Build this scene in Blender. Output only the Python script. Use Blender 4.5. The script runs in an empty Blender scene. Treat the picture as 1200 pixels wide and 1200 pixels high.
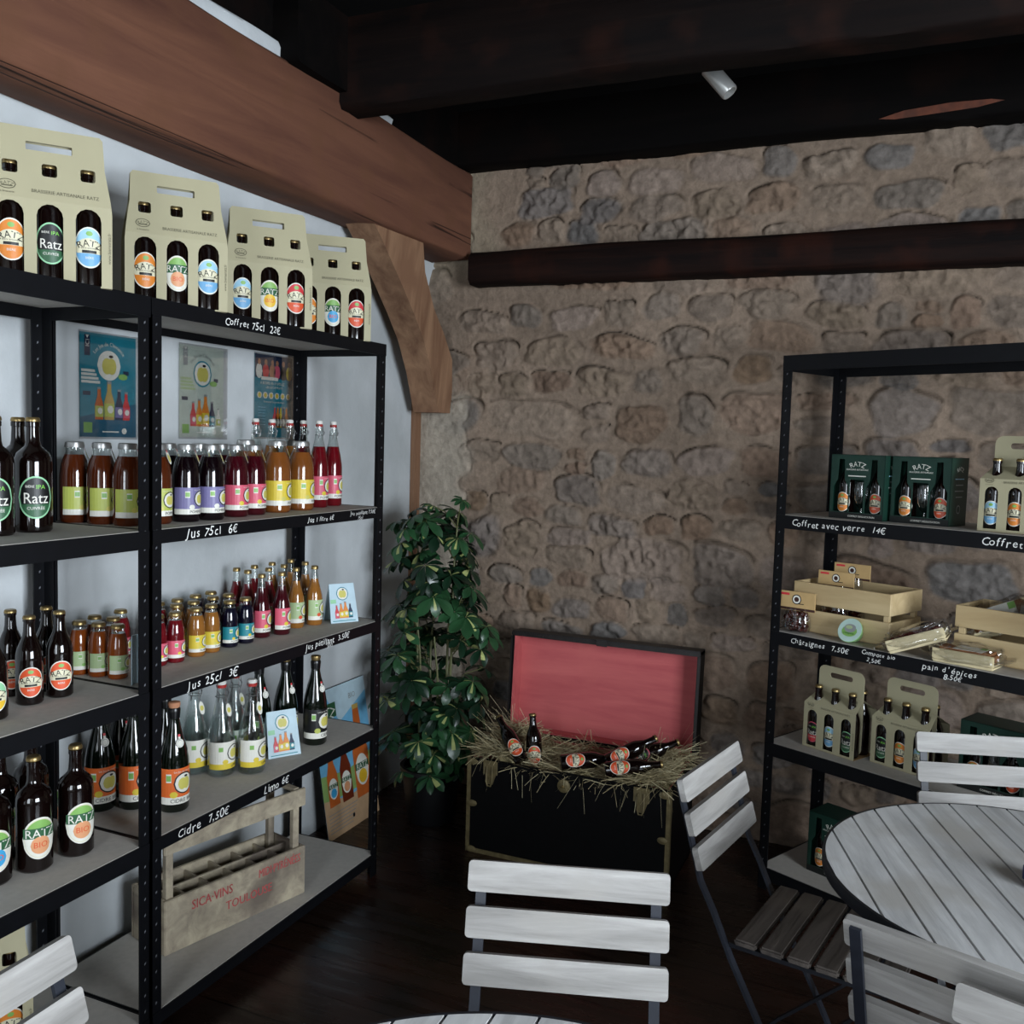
import bpy, bmesh, math, random
import numpy as np
from mathutils import Vector, Matrix, Euler
from mathutils.geometry import tessellate_polygon
PI = math.pi
rad = math.radians
sc = bpy.context.scene
COL = sc.collection

# ------------------------------------------------------------------ camera
F_PX, YAW, PITCH, ROLL, CAM_H = 1100.13, 0.4091512, 0.0757667, 0.0290309, 1.4998
_F = Vector((-math.sin(YAW)*math.cos(PITCH), math.cos(YAW)*math.cos(PITCH), -math.sin(PITCH)))
_R = Vector((math.cos(YAW), math.sin(YAW), 0)); _U = _R.cross(_F)
_R2 = math.cos(ROLL)*_R + math.sin(ROLL)*_U; _U2 = -math.sin(ROLL)*_R + math.cos(ROLL)*_U
cd = bpy.data.cameras.new('camera'); cam = bpy.data.objects.new('camera', cd); COL.objects.link(cam)
cam.matrix_world = Matrix(((_R2.x, _U2.x, -_F.x, 0), (_R2.y, _U2.y, -_F.y, 0), (_R2.z, _U2.z, -_F.z, CAM_H), (0, 0, 0, 1)))
cd.sensor_width = 36; cd.lens = 36*F_PX/1200; cd.clip_start = .05
sc.camera = cam
# ------------------------------------------------------------------ world, lights, exposure
w = bpy.data.worlds.new('world'); sc.world = w; w.use_nodes = True
w.node_tree.nodes['Background'].inputs[0].default_value = (.55, .68, .9, 1)
w.node_tree.nodes['Background'].inputs[1].default_value = .8
def area(name, loc, rot, sx, sy, power, color):
    l = bpy.data.lights.new(name, 'AREA'); l.shape = 'RECTANGLE'; l.size = sx; l.size_y = sy; l.energy = power; l.color = color
    o = bpy.data.objects.new(name, l); COL.objects.link(o); o.location = loc; o.rotation_euler = rot
    return o
# daylight through the window in the right wall and the glazed door in the wall behind the camera
area('daylight_right_window', (2.78, -.05, 1.55), (0, rad(90), 0), 1.7, 2.1, 200, (.84, .92, 1))
area('daylight_front_window', (-.35, -2.38, 1.45), (rad(90), 0, 0), 1.2, 1.9, 40, (.86, .93, 1))
sc.view_settings.view_transform = 'Standard'; sc.view_settings.look = 'None'; sc.view_settings.gamma = 1
sc.view_settings.use_curve_mapping = False; sc.view_settings.exposure = .85
sc.cycles.max_bounces = 8; sc.cycles.transparent_max_bounces = 24; sc.cycles.glossy_bounces = 3
sc.cycles.caustics_reflective = False; sc.cycles.caustics_refractive = False

# ------------------------------------------------------------------ materials
def lin(h):
    if isinstance(h, str):
        c = [int(h[i:i+2], 16)/255 for i in (0, 2, 4)]
        return tuple(x/12.92 if x <= .04045 else ((x+.055)/1.055)**2.4 for x in c) + (1,)
    return tuple(h) + (1,)
MATS = {}
def nn(nt, t, **kw):
    n = nt.nodes.new(t)
    for k, v in kw.items(): setattr(n, k, v)
    return n
def base(name):
    m = bpy.data.materials.new(name); m.use_nodes = True; MATS[name] = m
    nt = m.node_tree; b = nt.nodes['Principled BSDF']
    return m, nt, b
def plain(name, col, rough=.5, metal=0, coat=0, var=.06, scale=30, bump=0, spec=.5):
    """one colour with a slight procedural variation"""
    m, nt, b = base(name)
    tc = nn(nt, 'ShaderNodeTexCoord'); no = nn(nt, 'ShaderNodeTexNoise'); no.inputs['Scale'].default_value = scale
    nt.links.new(tc.outputs['Object'], no.inputs['Vector'])
    r = nn(nt, 'ShaderNodeValToRGB'); c = lin(col)
    r.color_ramp.elements[0].color = tuple(x*(1-var) for x in c[:3])+(1,); r.color_ramp.elements[1].color = tuple(min(1, x*(1+var)) for x in c[:3])+(1,)
    r.color_ramp.elements[0].position = .3; r.color_ramp.elements[1].position = .7
    nt.links.new(no.outputs[0], r.inputs[0]); nt.links.new(r.outputs[0], b.inputs['Base Color'])
    b.inputs['Roughness'].default_value = rough; b.inputs['Metallic'].default_value = metal
    b.inputs['Coat Weight'].default_value = coat; b.inputs['Coat Roughness'].default_value = .05
    b.inputs['Specular IOR Level'].default_value = spec
    if bump:
        bp = nn(nt, 'ShaderNodeBump'); bp.inputs['Strength'].default_value = bump; bp.inputs['Distance'].default_value = .005
        nt.links.new(no.outputs[0], bp.inputs['Height']); nt.links.new(bp.outputs[0], b.inputs['Normal'])
    return m
def wood(name, c1, c2, axis=0, stretch=14, scale=6, rough=.6, bump=.3, crack=None, coat=0, c3=None, spec=.5):
    """streaky grain running along the local axis"""
    m, nt, b = base(name)
    tc = nn(nt, 'ShaderNodeTexCoord'); mp = nn(nt, 'ShaderNodeMapping')
    s = [scale*stretch/4]*3; s[axis] = scale/4; mp.inputs['Scale'].default_value = s
    nt.links.new(tc.outputs['Object'], mp.inputs[0])
    n1 = nn(nt, 'ShaderNodeTexNoise'); n1.inputs['Scale'].default_value = 1.6; n1.inputs['Detail'].default_value = 6; n1.inputs['Roughness'].default_value = .62; n1.inputs['Distortion'].default_value = .6
    nt.links.new(mp.outputs[0], n1.inputs['Vector'])
    r = nn(nt, 'ShaderNodeValToRGB'); r.color_ramp.elements[0].position = .32; r.color_ramp.elements[1].position = .68
    r.color_ramp.elements[0].color = lin(c1); r.color_ramp.elements[1].color = lin(c2)
    nt.links.new(n1.outputs[0], r.inputs[0]); out = r.outputs[0]
    if c3:
        n3 = nn(nt, 'ShaderNodeTexNoise'); n3.inputs['Scale'].default_value = 5; n3.inputs['Detail'].default_value = 4
        nt.links.new(tc.outputs['Object'], n3.inputs['Vector'])
        r3 = nn(nt, 'ShaderNodeValToRGB'); r3.color_ramp.elements[0].position = .52; r3.color_ramp.elements[1].position = .68
        r3.color_ramp.elements[0].color = (0, 0, 0, 1); r3.color_ramp.elements[1].color = (1, 1, 1, 1)
        nt.links.new(n3.outputs[0], r3.inputs[0])
        mx = nn(nt, 'ShaderNodeMix', data_type='RGBA'); nt.links.new(r3.outputs[0], mx.inputs[0]); nt.links.new(out, mx.inputs[6]); mx.inputs[7].default_value = lin(c3); out = mx.outputs[2]
    h = n1.outputs[0]
    if crack:
        mp2 = nn(nt, 'ShaderNodeMapping'); s2 = [crack[0]]*3; s2[axis] = crack[0]/crack[1]; mp2.inputs['Scale'].default_value = s2
        nt.links.new(tc.outputs['Object'], mp2.inputs[0])
        n2 = nn(nt, 'ShaderNodeTexNoise'); n2.inputs['Scale'].default_value = 1; n2.inputs['Detail'].default_value = 3
        nt.links.new(mp2.outputs[0], n2.inputs['Vector'])
        sub = nn(nt, 'ShaderNodeMath', operation='SUBTRACT'); sub.inputs[1].default_value = .5; nt.links.new(n2.outputs[0], sub.inputs[0])
        ab = nn(nt, 'ShaderNodeMath', operation='ABSOLUTE'); nt.links.new(sub.outputs[0], ab.inputs[0])
        mr = nn(nt, 'ShaderNodeMapRange'); mr.inputs[1].default_value = 0; mr.inputs[2].default_value = crack[2]; mr.inputs[3].default_value = 0; mr.inputs[4].default_value = 1
        nt.links.new(ab.outputs[0], mr.inputs[0])
        # only here and there
        n4 = nn(nt, 'ShaderNodeTexNoise'); n4.inputs['Scale'].default_value = 2.2; nt.links.new(tc.outputs['Object'], n4.inputs['Vector'])
        r4 = nn(nt, 'ShaderNodeMapRange'); r4.inputs[1].default_value = .47; r4.inputs[2].default_value = .56; nt.links.new(n4.outputs[0], r4.inputs[0])
        mxx = nn(nt, 'ShaderNodeMath', operation='MAXIMUM'); nt.links.new(mr.outputs[0], mxx.inputs[0]); nt.links.new(r4.outputs[0], mxx.inputs[1])
        mx = nn(nt, 'ShaderNodeMix', data_type='RGBA'); nt.links.new(mxx.outputs[0], mx.inputs[0]); mx.inputs[6].default_value = lin(crack[3]); nt.links.new(out, mx.inputs[7]); out = mx.outputs[2]
        ad = nn(nt, 'ShaderNodeMath', operation='ADD'); nt.links.new(mxx.outputs[0], ad.inputs[0]); nt.links.new(n1.outputs[0], ad.inputs[1]); h = ad.outputs[0]
    nt.links.new(out, b.inputs['Base Color'])
    b.inputs['Roughness'].default_value = rough; b.inputs['Coat Weight'].default_value = coat; b.inputs['Coat Roughness'].default_value = .15
    b.inputs['Specular IOR Level'].default_value = spec
    bp = nn(nt, 'ShaderNodeBump'); bp.inputs['Strength'].default_value = bump; bp.inputs['Distance'].default_value = .006
    nt.links.new(h, bp.inputs['Height']); nt.links.new(bp.outputs[0], b.inputs['Normal'])
    return m
def clear(name, tint=(.93, .97, .96), base_gloss=.06):
    """thin clear glass or film: mostly see-through, mirror-like at grazing angles"""
    m, nt, b = base(name); nt.nodes.remove(b)
    o = nt.nodes['Material Output']
    t = nn(nt, 'ShaderNodeBsdfTransparent'); t.inputs[0].default_value = tint+(1,)
    g = nn(nt, 'ShaderNodeBsdfGlossy'); g.inputs['Roughness'].default_value = .04
    lw = nn(nt, 'ShaderNodeLayerWeight'); lw.inputs[0].default_value = .35
    ma = nn(nt, 'ShaderNodeMath', operation='MULTIPLY_ADD'); ma.inputs[1].default_value = .6; ma.inputs[2].default_value = base_gloss
    nt.links.new(lw.outputs['Facing'], ma.inputs[0])
    mx = nn(nt, 'ShaderNodeMixShader'); nt.links.new(ma.outputs[0], mx.inputs[0]); nt.links.new(t.outputs[0], mx.inputs[1]); nt.links.new(g.outputs[0], mx.inputs[2])
    nt.links.new(mx.outputs[0], o.inputs[0])
    return m

wood('oak_beam', '54352a', '6f4a38', axis=1, scale=2.4, stretch=10, rough=.8, bump=.5, crack=(7, 75, .010, '1c100b'), c3='62412f', spec=.2)
wood('oak_brace', '6a4b38', '97755a', axis=2, scale=3, rough=.7, bump=.4, c3='7d5c46', spec=.25)
wood('tarred_beam', '030202', '090605', axis=0, scale=2, rough=.8, bump=.5, c3='0f0705', spec=.08)
wood('joist_brown', '070404', '140b08', axis=0, scale=3, rough=.75, bump=.6, c3='1f0f0a', spec=.12)
wood('old_lintel', '070404', '1e0f0a', axis=0, scale=4, rough=.75, bump=.8, c3='27110a', spec=.12)
plain('worn_red_wood', '5a2c18', .7, var=.35, scale=25, bump=.5)
plain('ceiling_board', '060404', .75, var=.4, scale=6, bump=.5, spec=.2)
plain('floor_skirt', '120d0b', .6, var=.3)
wood('whitewashed', '7d7a76', 'aaa7a3', axis=0, scale=7, stretch=12, rough=.62, bump=.25, c3='94908a')
wood('whitewashed_table', 'a8a8a8', 'dadad9', axis=1, scale=6, stretch=10, rough=.36, bump=.2, c3='b3b0ab')
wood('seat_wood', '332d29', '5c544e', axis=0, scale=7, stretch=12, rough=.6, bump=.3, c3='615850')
plain('grey_frame', '22252d', .45, var=.15, scale=40, spec=.4)
plain('dark_frame', '14161c', .45, var=.15, scale=40, spec=.4)
plain('shelf_metal', '06070b', .5, var=.2, scale=25, spec=.25)
plain('slot_grey', '5c5e63', .6)
plain('shelf_board', 'b3aea6', .75, var=.05, scale=60)
plain('chalk_white', 'e8e8e4', .8)
plain('carton_cream', 'a8a183', .72, var=.02, scale=15)
plain('carton_inner', '8a6b42', .8, var=.05)
plain('print_grey', '55523f', .8)
plain('brown_glass', '0d0504', .07, coat=.3, var=.3, scale=10)
plain('amber_glass', '2a0d05', .08, coat=.3, var=.3, scale=10)
plain('green_glass', '060d06', .07, coat=.4, var=.3, scale=10)
plain('cap_gold', '9a8457', .35, metal=.85)
plain('cap_silver', 'a8a8a6', .35, metal=.8)
plain('wire_steel', 'a0a0a0', .35, metal=.9)
plain('stopper_white', 'd8d6d0', .4)
plain('rubber_red', 'a32a25', .6)
plain('cork', 'b07a5a', .8)
plain('foil_black', '0c0c0e', .3)
plain('juice_amber', '7a3a12', .08, coat=.4, var=.12, scale=12)
plain('juice_brown', '4a1f0b', .08, coat=.4, var=.12, scale=12)
plain('juice_black', '0d0407', .08, coat=.4)
plain('juice_darkred', '380710', .08, coat=.4, var=.15)
plain('juice_red', '5e0b14', .08, coat=.4, var=.15)
plain('juice_orange', '74431c', .09, coat=.4, var=.12)
plain('juice_gold', '8a5a26', .09, coat=.4, var=.12)
plain('juice_navy', '0b0a1c', .08, coat=.4)
for n_, c_ in dict(l_white='dfddd2', l_black='0c0d0f', l_cream='d8d2b4', l_orange='d9812e', l_redor='d5532c', l_blue='6ea6cf', l_sky='9cc8de', l_green='2d5a3a',
                   l_mint='8fc79a', l_leaf='7fae5a', l_yellow='e0b52e', l_red='c8363c', l_bio='d99a6e', l_lime='b4bc5a', l_lilac='76709c', l_pink='d2586e',
                   l_yel2='d6be3c', l_teal='1f7f8a', l_palegreen='a9bd8d', l_cidre='d8662a', l_gold='b79a52', l_ipag='7ecb4a', l_grey='8c9090', l_apple='c9c060', l_bbio='3f9fd0').items():
    plain(n_, c_, .45, var=.03)
plain('p_teal', '1e7f92', .4); plain('p_deepteal', '155a74', .4); plain('p_pale', 'b9c4b8', .4); plain('p_paleblue', 'b5ccd6', .45)
plain('p_skyblue', '6fb0d4', .4); plain('p_field', '8aa862', .4); plain('p_sand', 'c2a07c', .45); plain('p_brown', '6a2a14', .4); plain('p_bottle_orange', 'c0622a', .4)
plain('p_skin', 'b07a5c', .5); plain('p_navy', '1d2c48', .5)
plain('box_green', '0e2f25', .45, var=.1); plain('box_black', '0b0f0e', .45)
clear('clear_glass'); clear('tumbler_glass', (.85, .88, .88), .12); clear('film', (.96, .96, .96), .08)
clear('lemonade', (.90, .94, .93), .05)
plain('trunk_leather', '030304', .55, var=.3, scale=60, bump=.1, spec=.15)
plain('trunk_brass', '75694a', .4, metal=.4, var=.3, scale=40)
plain('trunk_rim', '100907', .5, var=.4, scale=30, bump=.3)
wood('pink_lining', 'a8484c', 'c0605f', axis=0, scale=4, stretch=9, rough=.75, bump=.15, c3='b85a59')
for i_, c_ in enumerate(('a89a76', '857a58', 'c2b894')): plain('straw_%d' % i_, c_, .7, var=.15)
plain('leaf_green', '24462a', .32, var=.35, scale=9); plain('leaf_dark', '12291a', .32, var=.3, scale=9); plain('leaf_cream', '9da467', .4, var=.2)
plain('stem_green', '5a5c38', .6); plain('pot_black', '08080a', .45); plain('soil', '17100b', .9, bump=.5)
wood('crate_wood', '857a6a', 'b4a890', axis=1, scale=5, stretch=10, rough=.8, bump=.4, c3='6b6055')
plain('crate_red', 'a84a48', .8, var=.3, scale=60)
wood('pine', 'b39a70', 'cdb78c', axis=0, scale=5, stretch=9, rough=.6, bump=.2)
plain('kraft', 'b99a68', .7); plain('kraft_dark', '3a1c12', .6); plain('chestnut', '3a120c', .25, coat=.3, var=.4, scale=60)
plain('compote_green', '9fd08a', .4); plain('compote_lid', 'b5cfc6', .3); plain('meat_red', '5a1a16', .35, var=.4, scale=50, bump=.4)
plain('tray_cream', 'c9bb95', .5); plain('cake_brown', '8a5a34', .7, var=.25, bump=.4, scale=50)
plain('lamp_metal', 'b9b9b6', .3, metal=.6); plain('blue_plastic', '2a3a6a', .4)
plain('window_white', 'c9c9c4', .5)

def plaster(name, c1, c2):
    m, nt, b = base(name)
    tc = nn(nt, 'ShaderNodeTexCoord'); n1 = nn(nt, 'ShaderNodeTexNoise'); n1.inputs['Scale'].default_value = 2.2; n1.inputs['Detail'].default_value = 5
    nt.links.new(tc.outputs['Object'], n1.inputs['Vector'])
    r = nn(nt, 'ShaderNodeValToRGB'); r.color_ramp.elements[0].position = .35; r.color_ramp.elements[1].position = .65
    r.color_ramp.elements[0].color = lin(c1); r.color_ramp.elements[1].color = lin(c2)
    nt.links.new(n1.outputs[0], r.inputs[0]); nt.links.new(r.outputs[0], b.inputs['Base Color']); b.inputs['Roughness'].default_value = .9; b.inputs['Specular IOR Level'].default_value = .2
    n2 = nn(nt, 'ShaderNodeTexNoise'); n2.inputs['Scale'].default_value = 9; n2.inputs['Detail'].default_value = 8; nt.links.new(tc.outputs['Object'], n2.inputs['Vector'])
    bp = nn(nt, 'ShaderNodeBump'); bp.inputs['Strength'].default_value = .35; bp.inputs['Distance'].default_value = .02
    nt.links.new(n2.outputs[0], bp.inputs['Height']); nt.links.new(bp.outputs[0], b.inputs['Normal'])
plaster('white_plaster', 'a9adae', 'c4c8ca')
plaster('grey_plaster', '8f8b84', 'a8a49c')

def stone_mat():
    m, nt, b = base('rubble_stone')
    at = nn(nt, 'ShaderNodeAttribute', attribute_name='tint'); tc = nn(nt, 'ShaderNodeTexCoord')
    n1 = nn(nt, 'ShaderNodeTexNoise'); n1.inputs['Scale'].default_value = 30; n1.inputs['Detail'].default_value = 9; n1.inputs['Roughness'].default_value = .7
    nt.links.new(tc.outputs['Object'], n1.inputs['Vector'])
    mr = nn(nt, 'ShaderNodeMapRange'); mr.inputs[1].default_value = .25; mr.inputs[2].default_value = .75; mr.inputs[3].default_value = .54; mr.inputs[4].default_value = 1.02
    nt.links.new(n1.outputs[0], mr.inputs[0])
    mu = nn(nt, 'ShaderNodeVectorMath', operation='SCALE'); nt.links.new(at.outputs['Color'], mu.inputs[0]); nt.links.new(mr.outputs[0], mu.inputs['Scale'])
    nt.links.new(mu.outputs[0], b.inputs['Base Color']); b.inputs['Roughness'].default_value = .92; b.inputs['Specular IOR Level'].default_value = .15
    bp = nn(nt, 'ShaderNodeBump'); bp.inputs['Strength'].default_value = .8; bp.inputs['Distance'].default_value = .011
    nt.links.new(n1.outputs[0], bp.inputs['Height']); nt.links.new(bp.outputs[0], b.inputs['Normal'])
stone_mat()
def floor_mat():
    m, nt, b = base('dark_planks')
    tc = nn(nt, 'ShaderNodeTexCoord'); br = nn(nt, 'ShaderNodeTexBrick')
    br.offset = .37; br.inputs['Scale'].default_value = 1; br.inputs['Mortar Size'].default_value = .0028; br.inputs['Mortar Smooth'].default_value = .2
    br.inputs['Brick Width'].default_value = 2.3; br.inputs['Row Height'].default_value = .145
    br.inputs['Color1'].default_value = lin('20150f'); br.inputs['Color2'].default_value = lin('170f0d'); br.inputs['Mortar'].default_value = lin('020101')
    nt.links.new(tc.outputs['Object'], br.inputs['Vector'])
    mp = nn(nt, 'ShaderNodeMapping'); mp.inputs['Scale'].default_value = (2, 22, 1); nt.links.new(tc.outputs['Object'], mp.inputs[0])
    n1 = nn(nt, 'ShaderNodeTexNoise'); n1.inputs['Scale'].default_value = 1.5; n1.inputs['Detail'].default_value = 7; nt.links.new(mp.outputs[0], n1.inputs['Vector'])
    n2 = nn(nt, 'ShaderNodeTexNoise'); n2.inputs['Scale'].default_value = 2.4; n2.inputs['Detail'].default_value = 4; nt.links.new(tc.outputs['Object'], n2.inputs['Vector'])
    r2 = nn(nt, 'ShaderNodeMapRange'); r2.inputs[1].default_value = .45; r2.inputs[2].default_value = .72; nt.links.new(n2.outputs[0], r2.inputs[0])
    mx = nn(nt, 'ShaderNodeMix', data_type='RGBA'); nt.links.new(r2.outputs[0], mx.inputs[0]); nt.links.new(br.outputs['Color'], mx.inputs[6]); mx.inputs[7].default_value = lin('341d16')
    nt.links.new(mx.outputs[2], b.inputs['Base Color'])
    rr = nn(nt, 'ShaderNodeMapRange'); rr.inputs[1].default_value = .3; rr.inputs[2].default_value = .7; rr.inputs[3].default_value = .16; rr.inputs[4].default_value = .42; nt.links.new(n1.outputs[0], rr.inputs[0])
    nt.links.new(rr.outputs[0], b.inputs['Roughness']); b.inputs['Specular IOR Level'].default_value = .45
    ad = nn(nt, 'ShaderNodeMath', operation='MULTIPLY_ADD'); ad.inputs[1].default_value = -3; nt.links.new(br.outputs['Fac'], ad.inputs[0]); nt.links.new(n1.outputs[0], ad.inputs[2])
    bp = nn(nt, 'ShaderNodeBump'); bp.inputs['Strength'].default_value = .3; bp.inputs['Distance'].default_value = .004
    nt.links.new(ad.outputs[0], bp.inputs['Height']); nt.links.new(bp.outputs[0], b.inputs['Normal'])
floor_mat()

# ------------------------------------------------------------------ mesh helpers
class MB:
    def __init__(s): s.v = []; s.f = []; s.m = []; s.slots = []
    def mi(s, m):
        if m not in s.slots: s.slots.append(m)
        return s.slots.index(m)
    def add(s, vs, fs, m, T=None):
        o = len(s.v); k = s.mi(m)
        s.v += [tuple(T @ Vector(v)) if T else tuple(v) for v in vs]
        for f in fs: s.f.append(tuple(i+o for i in f)); s.m.append(k)
        return s
    def box(s, c, d, m, T=None, bev=0):
        """centre, full dimensions, optional transform and chamfer"""
        bm = bmesh.new(); bmesh.ops.create_cube(bm, size=1)
        for v in bm.verts: v.co = Vector((v.co.x*d[0]+c[0], v.co.y*d[1]+c[1], v.co.z*d[2]+c[2]))
        if bev: bmesh.ops.bevel(bm, geom=bm.edges[:], offset=bev, segments=1 if bev < .002 else 2, affect='EDGES')
        bm.verts.index_update(); s.add([v.co.copy() for v in bm.verts], [[v.index for v in f.verts] for f in bm.faces], m, T); bm.free(); return s
    def bb(s, x0, x1, y0, y1, z0, z1, m, T=None, bev=0):
        return s.box(((x0+x1)/2, (y0+y1)/2, (z0+z1)/2), (abs(x1-x0), abs(y1-y0), abs(z1-z0)), m, T, bev)
    def lathe(s, prof, m, n=24, T=None, caps=True):
        vs = []; fs = []
        for r, z in prof:
            for i in range(n): a = 2*PI*i/n; vs.append((r*math.cos(a), r*math.sin(a), z))
        for j in range(len(prof)-1):
            for i in range(n): fs.append((j*n+i, j*n+(i+1) % n, (j+1)*n+(i+1) % n, (j+1)*n+i))
        if caps:
            fs.append(tuple(range(n))[::-1]); fs.append(tuple((len(prof)-1)*n+i for i in range(n)))
        return s.add(vs, fs, m, T)
    def tube(s, pts, r, m, n=6, T=None):
        pts = [Vector(p) for p in pts]; vs = []; fs = []
        rr = r if isinstance(r, (list, tuple)) else [r]*len(pts)
        for k, p in enumerate(pts):
            d = (pts[min(k+1, len(pts)-1)]-pts[max(k-1, 0)]).normalized()
            a = d.orthogonal().normalized() if k == 0 else (pa - d*pa.dot(d)).normalized()
            pa = a; b = d.cross(a)
            for i in range(n): t = 2*PI*i/n; vs.append(p+(a*math.cos(t)+b*math.sin(t))*rr[k])
        for k in range(len(pts)-1):
            for i in range(n): fs.append((k*n+i, k*n+(i+1) % n, (k+1)*n+(i+1) % n, (k+1)*n+i))
        fs.append(tuple(range(n))[::-1]); fs.append(tuple((len(pts)-1)*n+i for i in range(n)))
        return s.add(vs, fs, m, T)
    def bar(s, pts, wx, th, m, T=None):
        """flat bar of width wx along local x, swept through points in the yz plane (x const)"""
        vs = []; fs = []; P = [Vector(p) for p in pts]
        for k, p in enumerate(P):
            d = (P[min(k+1, len(P)-1)]-P[max(k-1, 0)]).normalized(); nrm = Vector((1, 0, 0)).cross(d).normalized()
            for sx, sn in ((-1, -1), (1, -1), (1, 1), (-1, 1)): vs.append(p+Vector((wx/2*sx, 0, 0))+nrm*(th/2*sn))
        for k in range(len(P)-1):
            for i in range(4): fs.append((k*4+i, k*4+(i+1) % 4, (k+1)*4+(i+1) % 4, (k+1)*4+i))
        fs.append((3, 2, 1, 0)); q = (len(P)-1)*4; fs.append((q, q+1, q+2, q+3))
        return s.add(vs, fs, m, T)
    def prism(s, poly, holes, t, m, T=None, me=None):
        """2D polygon with holes in the xy plane, thickness t along z"""
        loops = [poly]+list(holes); flat = [p for l in loops for p in l]
        tri = tessellate_polygon([[Vector((p[0], p[1], 0)) for p in l] for l in loops]); n = len(flat)
        vs = [(p[0], p[1], 0) for p in flat]+[(p[0], p[1], t) for p in flat]
        fs = []
        for a, b, c in tri:
            A, B, C_ = flat[a], flat[b], flat[c]
            if (B[0]-A[0])*(C_[1]-A[1])-(B[1]-A[1])*(C_[0]-A[0]) < 0: b, c = c, b
            fs.append((c, b, a)); fs.append((a+n, b+n, c+n))
        s.add(vs, fs, m, T); o = 0; fs = []
        for l in loops:
            for i in range(len(l)): j = (i+1) % len(l); fs.append((o+i, o+j, o+j+n, o+i+n))
            o += len(l)
        return s.add(vs, fs, me or m, T)
    def build(s, name, parent=None, smooth=35, T=None):
        me = bpy.data.meshes.new(name); vs = [tuple(T @ Vector(v)) for v in s.v] if T else s.v
        me.from_pydata(vs, [], s.f)
        for k in s.slots: me.materials.append(MATS[k])
        me.polygons.foreach_set('material_index', s.m)
        me.validate(); bm = bmesh.new(); bm.from_mesh(me); bmesh.ops.remove_doubles(bm, verts=bm.verts, dist=1e-6); bmesh.ops.recalc_face_normals(bm, faces=bm.faces); bm.to_mesh(me); bm.free()
        if smooth: me.shade_smooth(); me.set_sharp_from_angle(angle=rad(smooth))
        o = bpy.data.objects.new(name, me); COL.objects.link(o)
        if parent: o.parent = parent
        return o
def raw(mb, name, parent=None, smooth=False):
    """as build, without touching normals: for label prints"""
    me = bpy.data.meshes.new(name); me.from_pydata(mb.v, [], mb.f)
    for k in mb.slots: me.materials.append(MATS[k])
    me.polygons.foreach_set('material_index', mb.m)
    o = bpy.data.objects.new(name, me); COL.objects.link(o)
    if parent: o.parent = parent
    return o
def tag(o, label, cat, group=None):
    o['label'] = label; o['category'] = cat
    if group: o['group'] = group
    return o
def thing(name, label, cat, loc=(0, 0, 0), rz=0, group=None):
    o = bpy.data.objects.new(name, None); o.empty_display_size = .05; COL.objects.link(o); o.location = loc; o.rotation_euler = (0, 0, rz)
    return tag(o, label, cat, group)
def struct(o): o['kind'] = 'structure'; return o
def dup(root, loc, rot, label, group=None, name=None):
    r = root.copy(); COL.objects.link(r); r.location = loc; r.rotation_euler = rot; r['label'] = label
    if group: r['group'] = group
    elif 'group' in r: del r['group']
    for ch in list(root.children):
        c = ch.copy(); COL.objects.link(c); c.parent = r
        for g in list(ch.children):
            d = g.copy(); COL.objects.link(d); d.parent = c
    return r

# ---- flat prints (labels, posters, lettering)
_tc = {}
def text_tris(t):
    if t in _tc: return _tc[t]
    cu = bpy.data.curves.new('t', 'FONT'); cu.body = t; cu.resolution_u = 2; cu.align_x = 'CENTER'; cu.size = 1
    o = bpy.data.objects.new('t', cu); COL.objects.link(o); dg = bpy.context.evaluated_depsgraph_get(); dg.update()
    me = o.evaluated_get(dg).to_mesh(); vs = [(v.co.x, v.co.y-.35) for v in me.vertices]; fs = [tuple(p.vertices) for p in me.polygons]
    o.evaluated_get(dg).to_mesh_clear(); bpy.data.objects.remove(o); bpy.data.curves.remove(cu)
    _tc[t] = (vs, fs); return _tc[t]
HW = {' ': .38, 'i': .3, 'l': .3, '1': .42, ',': .25, 'm': .8, 'J': .5, 't': .38, 'f': .38}
def hand_w(t): return sum(HW.get(ch, .55) for ch in t)
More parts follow.
